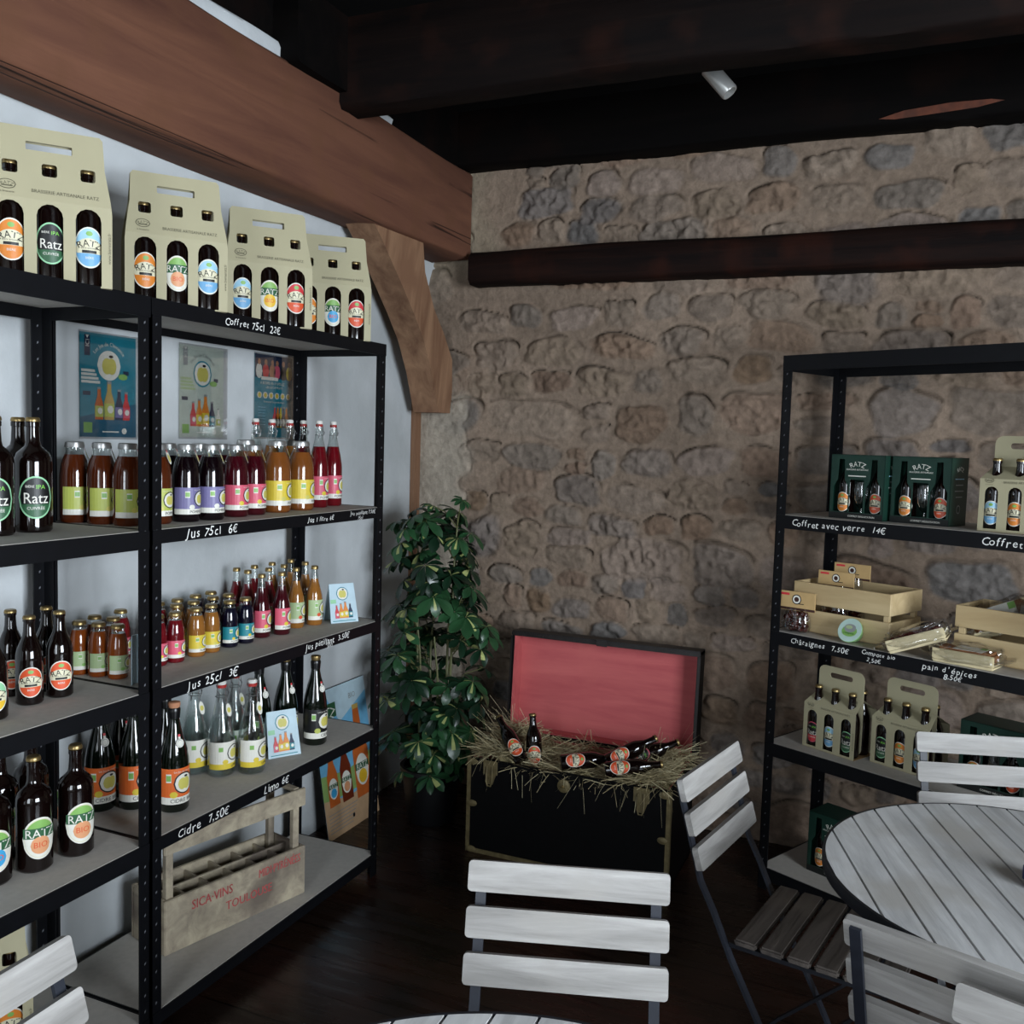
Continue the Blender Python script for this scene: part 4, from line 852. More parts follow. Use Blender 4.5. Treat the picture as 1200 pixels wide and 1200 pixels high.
def gift_box(u, v, z, label, short, a=0):
    W, D, H = .182, .115, .205; M = TCm(u, v, z, a); loc, rot, _ = M.decompose(); t = thing('gift_box', label, 'box', loc, rot.to_euler().z, 'green gift boxes')
    h = W/2
    for nm, b in (('back_panel', (-h, h, D/2-.002, D/2, 0, H)), ('side_panel', (h-.002, h, -D/2, D/2, 0, H)), ('side_panel', (-h, -h+.002, -D/2, D/2, 0, H)), ('bottom_panel', (-h, h, -D/2, D/2, 0, .003)), ('lid_panel', (-h, h, -D/2, D/2, H-.002, H))):
        o = MB().bb(*b, 'box_green').build(nm, t, 0)
        if nm == 'side_panel' and b[0] > 0:
            c = Canvas(); c.text('RATZ', 0, .172, .018, 'l_white', 2, arc=.04)
            for k2, (cc, ww) in enumerate((('l_sky', .03), ('l_grey', .025), ('l_grey', .03), ('l_grey', .022))): c.rect(-ww, ww, .14-.018*k2, .143-.018*k2, cc, 1)
            c.ell(0, .05, .013, .013, 'l_grey', 1, 10); c.ell(0, .05, .010, .010, 'box_green', 2, 10); raw(c.onto(lambda uu, vv, L: (h+.0004+.0003*L, uu, vv)), 'printed_lettering', o)
    poly = [(-h, 0), (h, 0), (h, H), (-h, H)]
    def cut(cx): return [(cx-.026, .022), (cx+.026, .022), (cx+.026, .10), (cx+.012, .125), (cx+.0095, .190), (cx-.0095, .190), (cx-.012, .125), (cx-.026, .10)]
    gl = [(-.024, .022), (.024, .022), (.024, .126), (-.024, .126)]
    f = MB().prism(poly, [cut(-.054), gl, cut(.056)], .002, 'box_green', Matrix.Translation((0, -D/2+.002, 0)) @ Matrix.Rotation(PI/2, 4, 'X')).build('front_panel', t, 0)
    c = Canvas(); c.text('RATZ', 0, .176, .022, 'l_white', 2, arc=.05); c.text('BRASSERIE ARTISANALE', 0, .158, .007, 'l_white', 2); c.rect(-.03, .03, .136, .139, 'l_white', 1); c.rect(-h, h, 0, .02, 'box_black', 1); c.text('COFFRET DÉGUSTATION', .02, .010, .008, 'l_white', 2)
    raw(c.onto(lambda uu, vv, L: (uu, -D/2-.0004-.0003*L, vv)), 'printed_lettering', f)
    for x, d_, s_ in ((-.054, 'blonde', 'left'), (.056, 'amber', 'right')):
        p = M @ Vector((x, -.020, .0045)); q = bottle('pack33', d_, p, (0, 0, rot.to_euler().z-PI/2), 'beer bottle with %s, %s in %s' % (COLN[d_], s_, short), 'beer bottles in the gift boxes'); q.scale = (.93, .93, .93)
    g = thing('beer_glass', 'clear tasting glass in %s' % short, 'glass', M @ Vector((0, -.022, .0035)), 0, 'tasting glasses in the gift boxes')
    MB().lathe([(.020, 0), (.022, .002), (.005, .006), (.004, .03), (.014, .038), (.023, .06), (.024, .085), (.020, .115)], 'tumbler_glass', 20, caps=False).build('bowl', g)
gift_box(.245, .1225, ZR[1], 'green gift box at left on the upper right shelf, cut-out front', 'the left upper gift box')
gift_box(.437, .150, ZR[1], 'green gift box nearest the cream carton on the upper right shelf, cut-out front', 'the gift box beside the upper carton')
gift_box(.69, .158, ZR[3], 'green gift box behind the chair slats on the lower right shelf, cut-out front', 'the gift box behind the chair')
gift_box(.215, .155, ZR[4], 'green gift box on the bottom right shelf behind the round table, cut-out front', 'the bottom gift box')

# ------------------------------------------------------------------ goods on the right unit, third shelf
def pine_crate(u0, u1, v0, v1, z, H, label):
    W = u1-u0; D = v1-v0; t = thing('wooden_crate', label, 'crate', at((u0+u1)/2, (v0+v1)/2, z), CA, 'pine crates on the right shelving')
    h, d = W/2, D/2
    for z0, z1 in ((.004, .075), (.095, H)):
        MB().bb(-h, h, -d, -d+.008, z0, z1, 'pine', bev=.0015).build('front_slat', t, 0); MB().bb(-h, h, d-.008, d, z0, z1, 'pine', bev=.0015).build('back_slat', t, 0)
        for s_ in (-1, 1): MB().bb(s_*h-.004-s_*.004, s_*h+.004-s_*.004, -d+.0085, d-.0085, z0, z1, 'pine', bev=.0015).build('end_slat', t, 0)
    for sx in (-1, 1):
        for sy in (-1, 1): MB().box((sx*(h-.017), sy*(d-.017), H/2), (.016, .016, H-.004), 'pine').build('corner_block', t, 0)
    MB().bb(-h+.009, h-.009, -d+.009, d-.009, 0, .006, 'pine').build('bottom', t, 0)
    return t
pine_crate(.035, .375, .075, .285, ZR[2], .165, 'pale pine crate holding chestnut bags, left on the middle right shelf')
pine_crate(.560, .900, .105, .300, ZR[2], .160, 'pale pine crate filled with cellophane packets, at the right photo edge')
def header_card(p, rz, w_, h, label, z0=.052, tilt=0):
    t = thing('chestnut_bag', label, 'bag', p, rz, 'bags of chestnuts'); rg = random.Random(int(abs(p[0])*1e4))
    M = Matrix.Translation((0, 0, z0)) @ Matrix.Rotation(tilt, 4, 'X')
    o = MB().bb(-w_/2, w_/2, -.002, .002, 0, h, 'kraft', M, bev=.0008).build('card_header', t, 0)
    c = Canvas(); c.ell(0, h*.60, h*.26, h*.26, 'l_black', 0, 12); c.ell(0, h*.60, h*.21, h*.21, 'l_white', 1, 12); c.ell(0, h*.6, h*.13, h*.13, 'kraft_dark', 2, 10); c.rect(-w_/2, w_/2, .002, h*.16, 'kraft_dark', 0); c.rect(-w_*.44, -w_*.2, h*.78, h*.9, 'l_red', 0); c.rect(w_*.05, w_*.2, h*.36, h*.4, 'l_black', 1)
    raw(c.onto(lambda u, v, L: tuple(M @ Vector((u, -.0024-.0003*L, v)))), 'printed_lettering', o)
    if True:
        mb = MB(); mb.lathe([(.012, 0), (.046, .004), (.052, .02), (.049, .050), (.034, z0+.01)], 'film', 18, Matrix.Diagonal((1, .6, 1, 1)), caps=False); mb.build('cellophane', t)
        for k2 in range(38):
            r_ = .0105*rg.uniform(.85, 1.1); a = rg.uniform(0, 6.28); q = math.sqrt(rg.random())*.038; zz = .011+.012*(k2 % 5)+rg.uniform(0, .004)
            mb = MB(); mb.lathe([(0, -r_), (r_*.7, -r_*.7), (r_, 0), (r_*.75, r_*.6), (r_*.2, r_*.95), (0, r_*1.05)], 'chestnut', 10, Matrix.Translation((q*math.cos(a), q*.55*math.sin(a), zz)) @ Euler((rg.uniform(-1, 1), rg.uniform(-1, 1), 0)).to_matrix().to_4x4(), caps=False); mb.build('chestnut', t)
    return t
header_card(at(.070, .040, ZR[2]+.0005), CA+rad(8), .128, .064, 'bag of glossy chestnuts with kraft card header, standing before the pine crate', .070)
header_card(at(.160, .225, ZR[2]+.0065), CA+rad(6), .125, .055, 'chestnut bag with kraft card header sticking up from the crate, rear one', .165)
header_card(at(.145, .150, ZR[2]+.0065), CA+rad(4), .125, .055, 'chestnut bag with kraft card header sticking up from the crate, front one', .142)
o = thing('compote_cup', 'small green compote cup lying tilted before the pine crate', 'cup', at(.268, .034, ZR[2]+.0004), CA)
M = Matrix.Translation((0, 0, .0390)) @ Matrix.Rotation(rad(62), 4, 'X')
MB().lathe([(0, -.034), (.027, -.034), (.036, -.002), (.040, 0), (.040, .002), (0, .002)], 'compote_green', 30, M, caps=False).build('cup_body', o)
MB().lathe([(0, .0022), (.039, .0022), (.039, .0035), (0, .0035)], 'compote_lid', 30, M, caps=False).build('lid', o)
c = Canvas(); c.ell(0, -.004, .026, .018, 'l_leaf', 1, 14); c.ell(0, .006, .020, .014, 'l_grey', 2, 12); c.ell(-.004, .009, .012, .006, 'l_palegreen', 3, 8); c.text('compote', 0, -.010, .010, 'l_green', 4); raw(c.onto(lambda u, v, L: tuple(M @ Vector((u, v, .0038+.0003*L)))), 'printed_lid', o)
def packet(u, v, dz, rz, tx, ty, label, kind):
    t = thing('cellophane_packet', label, 'packet', at(u, v, ZR[2]+dz), 0, 'wrapped gingerbread and dried fruit packets'); t.rotation_euler = Euler((rad(tx), rad(ty), CA+rad(rz)))
    MB().bb(-.085, .085, -.042, .042, 0, .012, 'tray_cream', bev=.004).bb(-.085, .085, -.042, -.036, .01, .04, 'tray_cream', bev=.002).bb(-.085, .085, .036, .042, .01, .03, 'tray_cream', bev=.002).build('tray', t, 0)
    rg = random.Random(hash_(label)); mb = MB()
    if kind == 'meat':
        for k2 in range(9): mb.lathe([(0, -.02), (.014, -.014), (.018, 0), (.013, .012), (0, .017)], 'meat_red', 12, Matrix.Translation((-.06+.015*k2, rg.uniform(-.018, .018), .028)) @ Euler((rg.uniform(-1, 1), 1.2, rg.uniform(-1, 1))).to_matrix().to_4x4(), caps=False)
        mb.build('filling', t)
    else:
        mb.bb(-.078, .078, -.034, .034, .012, .045, 'cake_brown', bev=.008).build('loaf', t)
        q = MB().bb(-.03, .05, -.0345, .030, .0455, .0462, 'l_white'); q.bb(.03, .05, .005, .028, .0463, .0466, 'l_leaf').build('paper_label', t, 0)
    mb = MB(); bm = bmesh.new(); bmesh.ops.create_icosphere(bm, subdivisions=4, radius=1)
    for vv in bm.verts:
        p = vv.co; n_ = 1+.06*math.sin(9*p.x+5*p.y)+.05*math.sin(13*p.z+7*p.x)+.03*math.sin(23*p.y+3)
        q = Vector((math.copysign(abs(p.x)**.6, p.x)*.098, math.copysign(abs(p.y)**.6, p.y)*.05, math.copysign(abs(p.z)**.7, p.z)*.030+.029))*1; vv.co = Vector((q.x*n_, q.y*n_, max(.0, q.z*n_)))
    bm.verts.index_update(); mb.add([vv.co.copy() for vv in bm.verts], [[vv.index for vv in f.verts] for f in bm.faces], 'film'); bm.free()
    for sx in (-1, 1):   # crimped film ends
        vs = []; fs = []
        for i in range(9): vs += [(sx*.092, -.04+.01*i, .02+.006*(i % 2)), (sx*(.118+.006*rg.random()), -.045+.011*i, .022+.012*rg.random())]
        for i in range(8): fs.append((2*i, 2*i+1, 2*i+3, 2*i+2))
        mb.add(vs, fs, 'film')
    mb.build('cellophane', t, 30)
packet(.485, .050, .030, 18, 0, -22, 'cellophane packet with dark red filling in a cream tray, tilted against the crate', 'meat')
packet(.625, .050, .001, 4, 0, 0, 'cellophane packet of brown gingerbread with white label, lying flat at right', 'cake')
for k2, (u, v, dz, rz, tx) in enumerate(((.66, .20, .115, 20, 50), (.74, .20, .125, -30, 60), (.81, .20, .105, 10, 40))):
    packet(u, v, dz, rz, tx, 25*(k2-1), ('cellophane packet standing in the right pine crate, leftmost', 'cellophane packet standing in the right pine crate, middle', 'cellophane packet standing in the right pine crate, rightmost')[k2], 'cake')

# ------------------------------------------------------------------ posters and cards
def mini_bottle(c, u, v, s, col, lab, L=3, neck='l_white'):
    c.poly([(u-.16*s, v), (u+.16*s, v), (u+.17*s, v+.45*s), (u+.07*s, v+.72*s), (u+.06*s, v+.95*s), (u-.06*s, v+.95*s), (u-.07*s, v+.72*s), (u-.17*s, v+.45*s)], col, L)
    c.rect(u-.165*s, u+.165*s, v+.08*s, v+.42*s, lab, L+1); c.ell(u+.03*s, v+.27*s, .1*s, .1*s, 'l_white', L+2, 8); c.rect(u-.07*s, u+.07*s, v+.93*s, v+1.0*s, 'l_grey', L+1)
def wall_poster(y0, y1, z0, z1, style, label):
    t = thing('poster', label, 'poster', (-2.026, (y0+y1)/2, z0), 0); w_, h = y1-y0, z1-z0; x = 0
    MB().bb(-.002, .0, -w_/2, w_/2, 0, h, {'teal': 'p_teal', 'pale': 'p_pale', 'event': 'p_teal'}[style]).build('paper', t, 0)
    c = Canvas(); a = w_/2
    if style in ('teal', 'pale'):
        dk = 'l_white' if style == 'teal' else 'l_grey'
        c.rect(-a*.86, -a*.66, h*.78, h*.98, 'p_navy' if style == 'teal' else 'l_grey', 1); c.text('ICI', -a*.76, h*.90, .017, 'l_white', 2, rot=PI/2); c.poly([(-a*.82, h*.975), (-a*.70, h*.975), (-a*.76, h*.945)], 'l_white', 2)
        if style == 'teal': c.poly([(-a, 0), (a, 0), (a, h*.34), (-a, h*.19)], 'p_deepteal', 1)
        c.text('Les Jus de Clémence', 0, h*.91, .0145, dk, 3, arc=.062); apple(c, 0, h*.70, h*.145, 2, 'l_white' if style == 'teal' else 'p_teal')
        c.ell(a*.5, h*.6, a*.18, h*.03, 'l_leaf', 3, 8); c.rect(a*.52, a*.72, h*.62, h*.66, 'p_navy', 2)
        for k2 in range(4): c.rect(-a*.97, -a*(.5-.06*k2), h*(.625-.036*k2), h*(.65-.036*k2), 'l_white' if style == 'teal' else 'l_palegreen', 2)
        for u, s_, cl, lb in ((-.36, .30, 'p_bottle_orange', 'l_lime'), (.0, .36, 'l_gold' if style == 'teal' else 'l_orange', 'l_lime'), (.36, .29, 'p_navy', 'l_lilac'), (.62, .27, 'l_red', 'l_pink')) if style == 'teal' else ((-.42, .26, 'l_red', 'l_pink'), (-.15, .29, 'l_orange', 'l_yel2'), (.14, .34, 'l_orange', 'l_yel2'), (.44, .27, 'p_navy', 'l_teal'), (.74, .2, 'l_white', 'l_lime')):
            mini_bottle(c, a*u, h*(.17 if style == 'teal' else .12), h*s_*1.05, cl, lb)
        c.rect(-a*.9, -a*.6, h*.04, h*.14, 'l_leaf', 2); c.rect(-a*.25, a*.35, h*.045, h*.058, 'l_white', 2); c.ell(a*.55, h*.06, a*.1, h*.03, 'l_white', 2, 6)
        c.rect(-a*.92, -a*.66, h*.40, h*.44, 'p_navy', 2)
    else:
        c.rect(-a, a, h*.72, h, 'p_navy', 1); rg = random.Random(4)
        for u, cl in ((-.8, 'l_white'), (-.45, 'l_red'), (-.1, 'p_skin'), (.15, 'l_pink'), (.5, 'l_black'), (.82, 'l_yel2')): c.ell(a*u, h*.80, a*.17, h*.09, cl, 2, 8); c.ell(a*u, h*.91, a*.08, h*.035, 'p_skin', 3, 8)
        c.rect(-a*.7, a*.2, h*.695, h*.735, 'l_white', 4); c.text('À BOIRE EN FAMILLE', -a*.1, h*.66, .014, 'l_white', 4); c.text('LES JUS DE FRUITS', 0, h*.61, .011, 'l_white', 4)
        for k2 in range(6): c.ell(a*(-.78+.31*k2), h*.51, a*.13, h*.04, 'l_white', 3, 8); c.ell(a*(-.78+.31*k2), h*.51, a*.08, h*.028, 'l_yel2', 4, 8)
        c.text('Retrouvez nos producteurs', 0, h*.435, .010, 'l_white', 4)
        for k2, (cl) in enumerate(('l_red', 'l_orange', 'l_yel2', 'p_navy', 'l_orange')): mini_bottle(c, a*(.05+.16*k2), h*.12, h*.26, cl, 'l_white')
        for k2 in range(7): c.rect(-a*.85, -a*.45, h*(.36-.035*k2), h*(.365-.035*k2), 'l_sky', 2)
    raw(c.onto(flatX(.0005, .0004)), 'printed_design', t)
    MB().bb(.004, .0045, -w_/2-.008, w_/2+.014, -.006, h+.004, 'film').build('plastic_sleeve', t, 0)
wall_poster(1.812, 2.002, 1.478, 1.752, 'teal', 'teal poster with apple logo and four bottles, left on the white wall')
wall_poster(2.172, 2.362, 1.483, 1.757, 'pale', 'pale grey-green poster with apple logo and bottles, middle on the white wall')
wall_poster(2.514, 2.712, 1.488, 1.762, 'event', 'blue-green poster with a crowd photograph on top, next to the back post')

def tent_card(p0, p1, z, H, label):
    a = Vector(p0); b = Vector(p1); m = (a+b)/2; d_ = (b-a); W = d_.length; rz = math.atan2(d_.y, d_.x)
    t = thing('tent_card', label, 'card', (m.x, m.y, z), rz, 'folded juice cards'); h = W/2; dep = .035
    for s_, nm in ((0, 'front_face'), (1, 'back_face')):
        y0 = 0 if not s_ else dep*2
        f = MB(); f.add([(-h, y0, 0), (h, y0, 0), (h*.9, dep, H), (-h*.9, dep, H), (-h, y0+.001, 0), (h, y0+.001, 0), (h*.9, dep+.001, H), (-h*.9, dep+.001, H)], [(0, 1, 2, 3), (7, 6, 5, 4), (0, 4, 5, 1), (1, 5, 6, 2), (2, 6, 7, 3), (3, 7, 4, 0)], 'p_paleblue')
        o = f.build(nm, t, 0)
        if not s_:
            c = Canvas(); apple(c, 0, H*.74, H*.17, 1, 'p_teal')
            for u, s2, cl, lb in ((-.5, .34, 'l_red', 'l_pink'), (-.18, .38, 'l_orange', 'l_yel2'), (.14, .42, 'l_orange', 'l_yel2'), (.48, .36, 'p_navy', 'l_teal')): mini_bottle(c, h*u, H*.12, H*s2, cl, lb)
            c.rect(-h*.9, -h*.5, H*.5, H*.6, 'l_mint', 1); c.rect(-h*.85, h*.8, H*.04, H*.06, 'l_teal', 1)
            raw(c.onto(lambda u, v, L: (u, dep*v/H-.0006-.0003*L, v)), 'printed_design', o)
tent_card((-1.757, 2.258), (-1.704, 2.348), Z4, .135, 'pale folded juice card on the fourth shelf, in front of the green bottles')
tent_card((-1.742, 2.555), (-1.690, 2.638), Z3, .125, 'pale folded juice card on the third shelf, beside the amber bottles')
# curled leaflet half hidden by the post
t = thing('leaflet', 'curled white leaflet standing behind the black post on the third shelf', 'leaflet', (-1.70, 1.700, Z3), 0)
mb = MB(); vs = []; fs = []
for i in range(9):
    a = -.6+1.2*i/8
    for dz in (0, .12): vs += [(-.055*math.cos(a)+.03, .03*math.sin(a)*1.2, dz), (-.054*math.cos(a)+.0315, .03*math.sin(a)*1.2, dz)]
for i in range(8): q = 4*i; fs += [(q, q+4, q+6, q+2), (q+1, q+3, q+7, q+5), (q+2, q+6, q+7, q+3), (q, q+1, q+5, q+4)]
fs += [(0, 2, 3, 1), (32, 33, 35, 34)]; mb.add(vs, fs, 'p_paleblue').build('folded_paper', t)
# advertising board leaning on the white wall behind the shelving
A = Vector((-1.93, 2.83, 0)); B = Vector((-1.92, 3.18, 0)); t = thing('advertising_board', 'beer advertising board leaning on the white wall beyond the juice shelves', 'board', (-1.925, 3.005, 0), 0)
Hb = .548; h = .176; M = Matrix.Rotation(-math.atan2(.090, Hb), 4, 'Y')
MB().bb(-.005, 0, -h, h, 0, Hb, 'l_black', M).build('backing', t, 0)
c = Canvas(); c.rect(-h, h, 0, Hb, 'p_skyblue', 1); c.poly([(-h, Hb*.25), (h, Hb*.25), (h, Hb*.47), (0, Hb*.40), (-h, Hb*.44)], 'p_field', 2); c.poly([(-h, 0), (h, 0), (h, Hb*.27), (0, Hb*.22), (-h, Hb*.27)], 'p_sand', 3)
c.poly([(-h*.1, Hb*.75), (h, Hb*.9), (h, Hb), (-h*.6, Hb)], 'p_paleblue', 2)
def bigb(u, v, s, col, lab):
    c.poly([(u-.145*s, v), (u+.145*s, v), (u+.145*s, v+.5*s), (u+.075*s, v+.68*s), (u+.055*s, v+.95*s), (u-.055*s, v+.95*s), (u-.075*s, v+.68*s), (u-.145*s, v+.5*s)], col, 4); c.rect(u-.058*s, u+.058*s, v+.95*s, v+s, 'l_gold', 5)
    c.ell(u, v+.28*s, .125*s, .17*s, 'l_white', 5, 12); c.ell(u, v+.21*s, .08*s, .075*s, lab, 6, 10); c.rect(u-.13*s, u+.13*s, v+.29*s, v+.36*s, 'l_green', 6); c.text('RATZ', u, v+.325*s, .085*s, 'l_white', 7)
bigb(-h*.62, Hb*.21, .23, 'p_bottle_orange', 'l_bbio'); bigb(-h*.12, Hb*.20, .25, 'p_brown', 'l_bio'); bigb(h*.52, Hb*.17, .36, 'p_bottle_orange', 'l_yellow')
c.rect(-h*.98, -h*.2, Hb*.80, Hb*.90, 'l_green', 4); c.text('RATZ', -h*.6, Hb*.85, .05, 'l_white', 5, arc=.12); c.text('BIO', h*.45, Hb*.90, .03, 'l_grey', 5)
for k2 in range(6): c.rect(-h*.9, h*(.2-.05*k2), Hb*(.16-.024*k2), Hb*(.165-.024*k2), 'l_grey', 5)
c.ell(0, Hb*.08, .008, .008, 'l_black', 6, 8)
mp_ = lambda u, v, L: tuple(M @ Vector((.0005+.0003*L, u, v)))
raw(c.onto(mp_), 'printed_design', t)

# ------------------------------------------------------------------ old wine crate on the bottom shelf
def wine_crate():
    # local x along the front (left to right as seen), y = depth away from the room
    L, D, H, HT = .483, .165, .152, .325
    p = Vector((-1.80, 1.877, Z5+.0005)); t = thing('wine_crate', 'weathered wooden wine crate with red lettering and empty bottle compartments, bottom shelf', 'crate', p, math.atan2(.468, .118)); W = 'crate_wood'
    f = MB().bb(0, L, 0, .012, 0, H, W, bev=.002).build('front_board', t, 0); MB().bb(0, L, D-.012, D, 0, H, W, bev=.002).build('back_board', t, 0)
    for x in (0, L-.012): MB().bb(x, x+.012, .0125, D-.0125, .0, H, W, bev=.002).build('end_board', t, 0)
    MB().bb(.013, L-.013, .013, D-.013, .0, .008, W).build('bottom', t, 0)
    for i in range(1, 6): x = L*i/6; MB().bb(x-.003, x+.003, .013, D-.013, .009, H-.012, W).build('divider', t, 0)
    MB().bb(.013, L-.013, D/2-.003, D/2+.003, .009, H-.008, W).build('divider', t, 0)
    for x in (.013, L-.037):
        for y in (.013, D-.033): MB().bb(x, x+.022, y, y+.018, .009, HT, W, bev=.0015).build('corner_post', t, 0)
        MB().bb(x+.001, x+.021, .013, D-.013, HT+.0003, HT+.012, W, bev=.0015).build('top_crosspiece', t, 0)
    for y in (.0, D-.012): MB().bb(0, L, y, y+.0115, HT-.045, HT+.010, W, bev=.002).build('handle_rail', t, 0)
    for tx, u, v, hh, wx in (('SICA·VINS', .150, .114, .038, .80), ('MIDI·PYRÉNÉES', .385, .122, .036, .64), ('TOULOUSE', .275, .068, .036, .88)):
        c = Canvas(); c.text(tx, u, v, hh, 'crate_red', 1, wx=wx); c.text(tx, u+.0012, v, hh, 'crate_red', 1.3, wx=wx); raw(c.onto(lambda u_, v_, L_: (u_, -.0006-.0002*L_, v_)), 'painted_lettering', f)
wine_crate()
# carton at the left edge, bottom shelf
tall_carton(-1.865, 1.366, Z5, 38, 'tall cream bottle carton on the bottom shelf at the left photo edge', 'bottle cartons on the bottom shelf', ('ipa', 'blue', 'blonde'), 'bottom-shelf carton', 'beer bottles in the bottom carton')

# ------------------------------------------------------------------ trunk, straw and bottles
TX0, TX1, TY0, TY1, TH = -1.448, -.700, 3.0, 3.345, .352
t = thing('trunk', 'open black steamer trunk with brass edges and pink lining, by the stone wall', 'trunk', ((TX0+TX1)/2, 3.18, 0))
TRUNK = t
W = TX1-TX0; h = W/2; d = (TY1-TY0)/2
MB().bb(-h, h, -d, -d+.012, .002, TH, 'trunk_leather', bev=.003).bb(-h, h, d-.012, d, .002, TH, 'trunk_leather', bev=.003).bb(-h, -h+.012, -d, d, .002, TH, 'trunk_leather', bev=.003).bb(h-.012, h, -d, d, .002, TH, 'trunk_leather', bev=.003).bb(-h, h, -d, d, .0, .014, 'trunk_leather', bev=.003).build('body', t, 0)
MB().bb(-h+.013, h-.013, d-.016, d-.0125, .02, TH-.002, 'pink_lining').bb(-h+.0125, -h+.016, -d+.013, d-.017, .02, TH-.002, 'pink_lining').bb(h-.016, h-.0125, -d+.013, d-.017, .02, TH-.002, 'pink_lining').build('body_lining', t, 0)
for sx in (-1, 1):
    MB().bb(sx*(h-.006)-.006, sx*(h-.006)+.006, -d-.003, -d-.0003, .0, TH, 'trunk_brass').bb(sx*(h+.0015)-.0012, sx*(h+.0015)+.0012, -d-.003, -d+.016, .0, TH, 'trunk_brass').build('corner_strip', t, 0)
    for z in (.012, TH*.52, TH-.014):
        MB().lathe([(0, 0), (.020, 0), (.018, .004), (.006, .006), (0, .006)], 'trunk_brass', 14, Matrix.Translation((sx*(h-.020), -d-.003, z)) @ Matrix.Rotation(PI/2, 4, 'X') @ Matrix.Diagonal((1, .62, 1, 1)), caps=False).build('corner_cap', t)
MB().bb(-h, h, -d-.003, -d-.0003, .0, .016, 'trunk_brass').build('bottom_strip', t, 0)
for x in (-.285, .275):
    o = MB().bb(x-.028, x+.028, -d-.004, -d-.0003, TH-.052, TH-.002, 'trunk_brass', bev=.001).build('latch', t, 0)
    MB().prism([(x-.022, TH-.052), (x+.022, TH-.052), (x+.010, TH-.088), (x-.010, TH-.088)], [], .003, 'trunk_brass', Matrix.Translation((0, -d-.0004, 0)) @ Matrix.Rotation(PI/2, 4, 'X')).build('latch_plate', o, 0)
    MB().tube([(x-.010, -d-.008, TH-.02), (x-.012, -d-.011, TH-.075), (x-.006, -d-.011, TH-.092), (x+.006, -d-.011, TH-.092), (x+.012, -d-.011, TH-.075), (x+.010, -d-.008, TH-.02)], .0028, 'trunk_brass', 6).build('hasp_loop', o)
o = MB().lathe([(0, 0), (.024, 0), (.023, .005), (.014, .008), (0, .008)], 'trunk_brass', 20, Matrix.Translation((-.003, -d-.0003, TH-.045)) @ Matrix.Rotation(PI/2, 4, 'X'), caps=False).build('lock_plate', t)
MB().lathe([(0, 0), (.006, 0), (.005, .006), (0, .007)], 'cap_gold', 12, Matrix.Translation((-.003, -d-.008, TH-.045)) @ Matrix.Rotation(PI/2, 4, 'X'), caps=False).build('keyhole_stud', o)
# lid, hinged at the back and leaning past upright
HL, DL = .395, .085
M = Matrix.Translation((0, d, TH)) @ Matrix.Rotation(rad(-4), 4, 'X')
lid = MB().bb(-h, h, -DL*.0+DL-.006, DL, 0, HL, 'trunk_leather', M).bb(-h, -h+.010, 0, DL, 0, HL, 'trunk_leather', M).bb(h-.010, h, 0, DL, 0, HL, 'trunk_leather', M).bb(-h, h, 0, DL, 0, .010, 'trunk_leather', M).bb(-h, h, 0, DL, HL-.010, HL, 'trunk_leather', M).build('lid', t, 0)
MB().bb(-h+.0105, h-.0105, DL-.010, DL-.0065, .0105, HL-.0105, 'pink_lining', M).bb(-h+.0105, -h+.014, .003, DL-.0105, .0105, HL-.0105, 'pink_lining', M).bb(h-.014, h-.0105, .003, DL-.0105, .0105, HL-.0105, 'pink_lining', M).bb(-h+.0145, h-.0145, .003, DL-.0105, .0105, .014, 'pink_lining', M).build('lining', lid, 0)
MB().bb(-h-.002, h+.002, -.004, .0, HL-.014, HL+.003, 'trunk_rim', M, bev=.003).bb(-h-.002, h+.002, -.004, DL+.002, HL+.0005, HL+.006, 'trunk_rim', M, bev=.003).bb(h-.008, h+.003, -.004, -.0005, .0, HL-.015, 'trunk_rim', M).bb(-h-.003, -h+.004, -.004, -.0005, .0, HL-.015, 'trunk_rim', M).build('rim', lid, 0)
MB().box((0, -.008, HL-.004), (.05, .010, .026), 'trunk_rim', M, bev=.004).build('lock_hasp', lid, 0)
for x in (-.26, .26): MB().box((x, -.006, HL-.006), (.045, .006, .014), 'trunk_rim', M, bev=.003).build('catch', lid, 0)

# straw
rg = random.Random(5); mb = MB(); cx0, cy0 = (TX0+TX1)/2, 3.18
def hay_h(x, y):
    return .332+.012*math.sin(x*17+1)*math.cos(y*21)+.050*max(0, 1-abs(x-(TX0+.10))/.16)+.045*max(0, 1-abs(x-(TX1-.10))/.17)+.018*(y-3.0)/.36
vs = []; fs = []; nx, ny = 40, 20
for j in range(ny+1):
    for i in range(nx+1):
        x = TX0+.018+(W-.036)*i/nx; y = 3.014+.322*j/ny; vs.append((x, y, hay_h(x, y)-.012+rg.uniform(-.006, .006)))
for j in range(ny):
    for i in range(nx): q = j*(nx+1)+i; fs.append((q, q+1, q+nx+2, q+nx+1))
mb.add(vs, fs, 'straw_1')
def blade(p, d, L, wdt, sag, m):
    s_ = d.cross(Vector((0, 0, 1))); s_ = (s_ if s_.length > .01 else Vector((1, 0, 0))).normalized()*wdt; a = rg.uniform(0, PI); s_ = s_*math.cos(a)+Vector((0, 0, wdt))*math.sin(a)
    vs = []
    for k2 in range(4):
        f = k2/3; c0 = p+d*(L*f)-Vector((0, 0, sag*f*f)); vs += [c0-s_, c0+s_]
    mb.add(vs, [(0, 1, 3, 2), (2, 3, 5, 4), (4, 5, 7, 6)], m)
